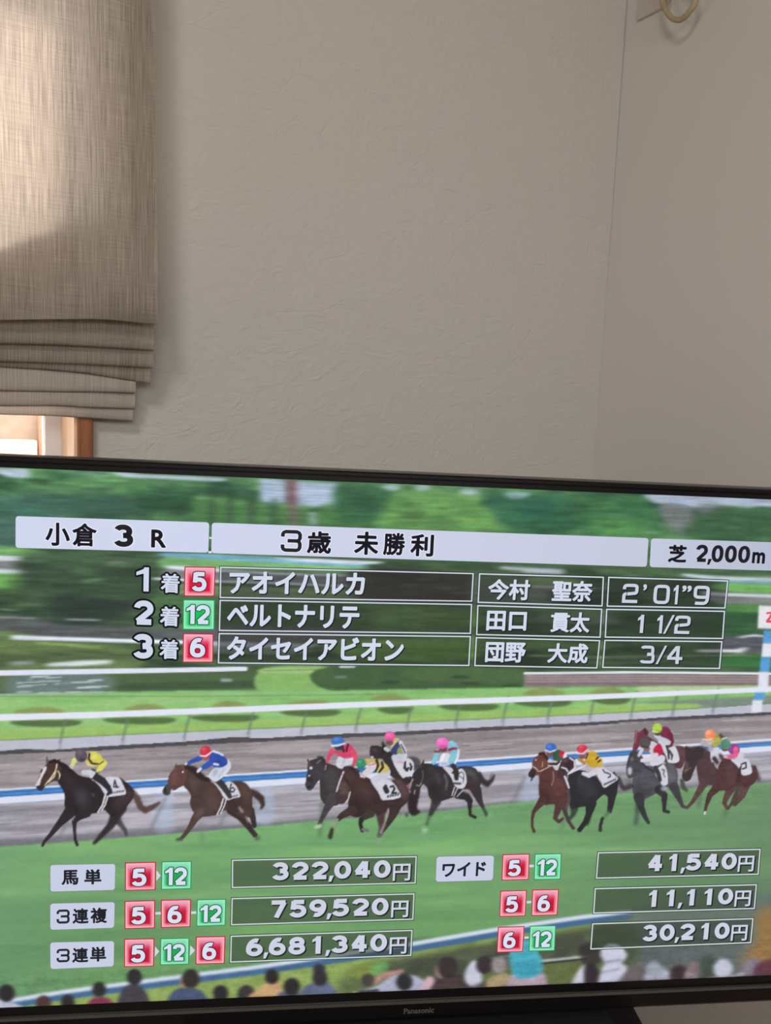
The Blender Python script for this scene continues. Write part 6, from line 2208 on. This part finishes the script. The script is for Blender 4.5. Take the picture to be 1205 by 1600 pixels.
# result table
names = [('アオイハルカ', 359, 892.3, 571, 895, 35), ('ベルトナリテ', 355.4, 943, 562.5, 946.4, 36.2), ('タイセイアビオン', 355, 993.5, 632, 996.5, 37)]
riders = [(('今村', 763.8, 904.4, 829.3, 905.8, 32.4), ('聖奈', 864, 906.8, 927, 908, 32.6)), (('田口', 761.4, 954, 824, 955, 31), ('貫太', 861.8, 956, 922.8, 957, 31.6)),
          (('団野', 759.6, 1003, 822.4, 1004, 31.4), ('大成', 857, 1004.6, 920, 1005.6, 31.2))]
times = [(('2', 974, 911.8, 998.6, 912.4, 30), ('’', 1005.6, 912.6, 1011.4, 912.8, 10), ('0', 1022.5, 913.4, 1048, 914, 30), ('1', 1053.5, 914, 1061, 914.4, 30), ('”', 1066.6, 914.6, 1081.4, 915, 10), ('9', 1085, 914.8, 1110, 915.6, 30)),
         (('1', 997.7, 960.2, 1007, 960.6, 28.5), ('1', 1028, 961, 1036.5, 961.4, 28.5), ('/', 1038.5, 960.6, 1054.5, 961, 29.5), ('2', 1055.6, 961.6, 1080, 962.2, 28.5)),
         (('3', 1001.8, 1008.4, 1024.4, 1009, 28), ('/', 1026.8, 1008.4, 1042.6, 1008.8, 29.2), ('4', 1043.6, 1009, 1068, 1009.6, 28))]
for r_ in range(3):
    for c_ in range(3):
        q = cells[c_][r_]
        p = Print()
        qo = [(q[0][0] - 1.2, q[0][1] - 1.2), (q[1][0] + 1.2, q[1][1] - 1.2), (q[2][0] + 1.2, q[2][1] + 1.2), (q[3][0] - 1.2, q[3][1] + 1.2)]
        frame(p, qo, 1.1, (26, 40, 34), 0)
        frame(p, q, 2.0, (206, 214, 226), 1)
        todo = [names[r_]] if c_ == 0 else (riders[r_] if c_ == 1 else times[r_])
        for args in todo:
            of = (0.036, 0.03, 0.03)[c_]
            sty = 'time' if c_ == 2 and args[0] in '0123456789/' else None
            text(p, *args, (26, 30, 34), 1, of, grow=0.012, dx=1.3, dy=1.5, style=sty)
            text(p, *args, (208, 216, 234) if c_ < 2 else (200, 206, 220), 2, of, style=sty)
        p.build(('horse_name_cell', 'rider_name_cell', 'time_cell')[c_])
# payout labels
for q, letters in ((((78.7, 1351.5), (180.3, 1349.8), (179.3, 1390.3), (79, 1393)), (('馬', 96.3, 1359.4, 122.8, 1358.8, 23.4), ('単', 131.8, 1358.4, 158.7, 1357.8, 23.6))),
                   (((78.7, 1411.9), (179.3, 1409.5), (178.3, 1449.4), (78.7, 1452.7)), (('3', 88.6, 1421.2, 109, 1420.6, 22), ('連', 113.5, 1419.4, 138.6, 1418.8, 24), ('複', 141.6, 1418.2, 167.6, 1417.6, 24.4))),
                   (((78.7, 1472.6), (178.3, 1470.3), (177.6, 1509.8), (79, 1514)), (('3', 88.6, 1482.6, 109, 1482, 21), ('連', 113, 1480.8, 138.2, 1480, 23.4), ('単', 141, 1479.4, 166.2, 1478.8, 23.2))),
                   (((682.4, 1338.6), (772, 1336.8), (770.2, 1375.2), (681.1, 1377.7)), (('ワイド', 691.8, 1348, 760, 1345.8, 22.6),))):
    p = Print()
    o2 = [(q[0][0] - .8, q[0][1] - .8), (q[1][0] + .8, q[1][1] - .8), (q[2][0] + 1, q[2][1] + 1.2), (q[3][0] - .6, q[3][1] + 1.4)]
    p.poly(rounded(o2, 4.6), (120, 142, 124), 0)
    p.poly(rounded(q, 4.2), (198, 205, 226), 1)
    for args in letters:
        text(p, *args, (34, 34, 44), 2, 0.034, style='sq' if args[0] == '3' else None)
    p.build('payout_label')
# payouts
am = [(('322,040', 426.3, 1347.4, 611.2, 1343.6, 32.4, 31.6), ('円', 614.9, 1349.8, 642, 1349.2, 26.4)), (('759,520', 424.7, 1406.8, 608, 1402.4, 32.2, 31), ('円', 612.2, 1407.4, 638.8, 1406.8, 26)),
      (('6,681,340', 384.9, 1466.6, 605.6, 1458.6, 32, 31.4), ('円', 609.6, 1464.6, 636.2, 1463.8, 26)), (('41,540', 1013.8, 1335, 1152.7, 1332.4, 31, 29.6), ('円', 1154.7, 1337.4, 1179.4, 1336.8, 24.8)),
      (('11,110', 1015.3, 1390.9, 1147, 1387.4, 30, 29), ('円', 1149.6, 1391.6, 1174.4, 1391, 24.8)), (('30,210', 1005.8, 1445.1, 1141.5, 1441, 29.8, 29.2), ('円', 1144, 1445.4, 1169, 1444.8, 24.6))]
for q, ts in zip(pay, am):
    p = Print()
    qo = [(q[0][0] - 1.2, q[0][1] - 1.2), (q[1][0] + 1.2, q[1][1] - 1.2), (q[2][0] + 1.2, q[2][1] + 1.2), (q[3][0] - 1.2, q[3][1] + 1.2)]
    frame(p, qo, 1.1, (40, 66, 46), 0)
    frame(p, q, 1.8, (208, 216, 222), 1)
    a, b_ = ts
    for args, of, h2, sty in ((a[:6], 0, a[6], 'pay'), (b_, 0.016, None, None)):
        text(p, *args, (30, 40, 36), 1, of, grow=0.02, dx=1.6, dy=1.6, h2=h2, style=sty)
        text(p, *args, (204, 208, 226), 2, of, h2=h2, style=sty)
    p.build('payout_box')

# maker's lettering on the lower frame
m_logo = mat('grey_lettering', rgb(150, 148, 146), 0.4, 0.5, 0.2)
noise_bump(m_logo, 100, 0.02)
gv, gf = thick(*glyphs('Panasonic'), 0.03)
lo, hi = gv.min(0), gv.max(0)
dl = hit(631, 1579.6, C_T - N_w * 0.0065, N_w) - C_T
dr = hit(678.8, 1570, C_T - N_w * 0.0065, N_w) - C_T
ul, ur = dl @ H_w, dr @ H_w
vl = (dl @ V_w + (dr @ V_w)) / 2
wl = ur - ul
hl = wl * (hi[1] - lo[1]) / (hi[0] - lo[0])
zc_ = zb - 0.0215
me = bpy.data.meshes.new('brand_lettering')
me.from_pydata([(ul + wl * (a - lo[0]) / (hi[0] - lo[0]), -0.0068, zc_ + hl * ((b - lo[1]) / (hi[1] - lo[1]) - 0.5)) for a, b in gv], [], gf)
me.materials.append(m_logo)
lg = bpy.data.objects.new('brand_lettering', me)
COL.objects.link(lg)
lg.parent = tv
lg['label'] = 'small grey raised lettering on the lower frame'
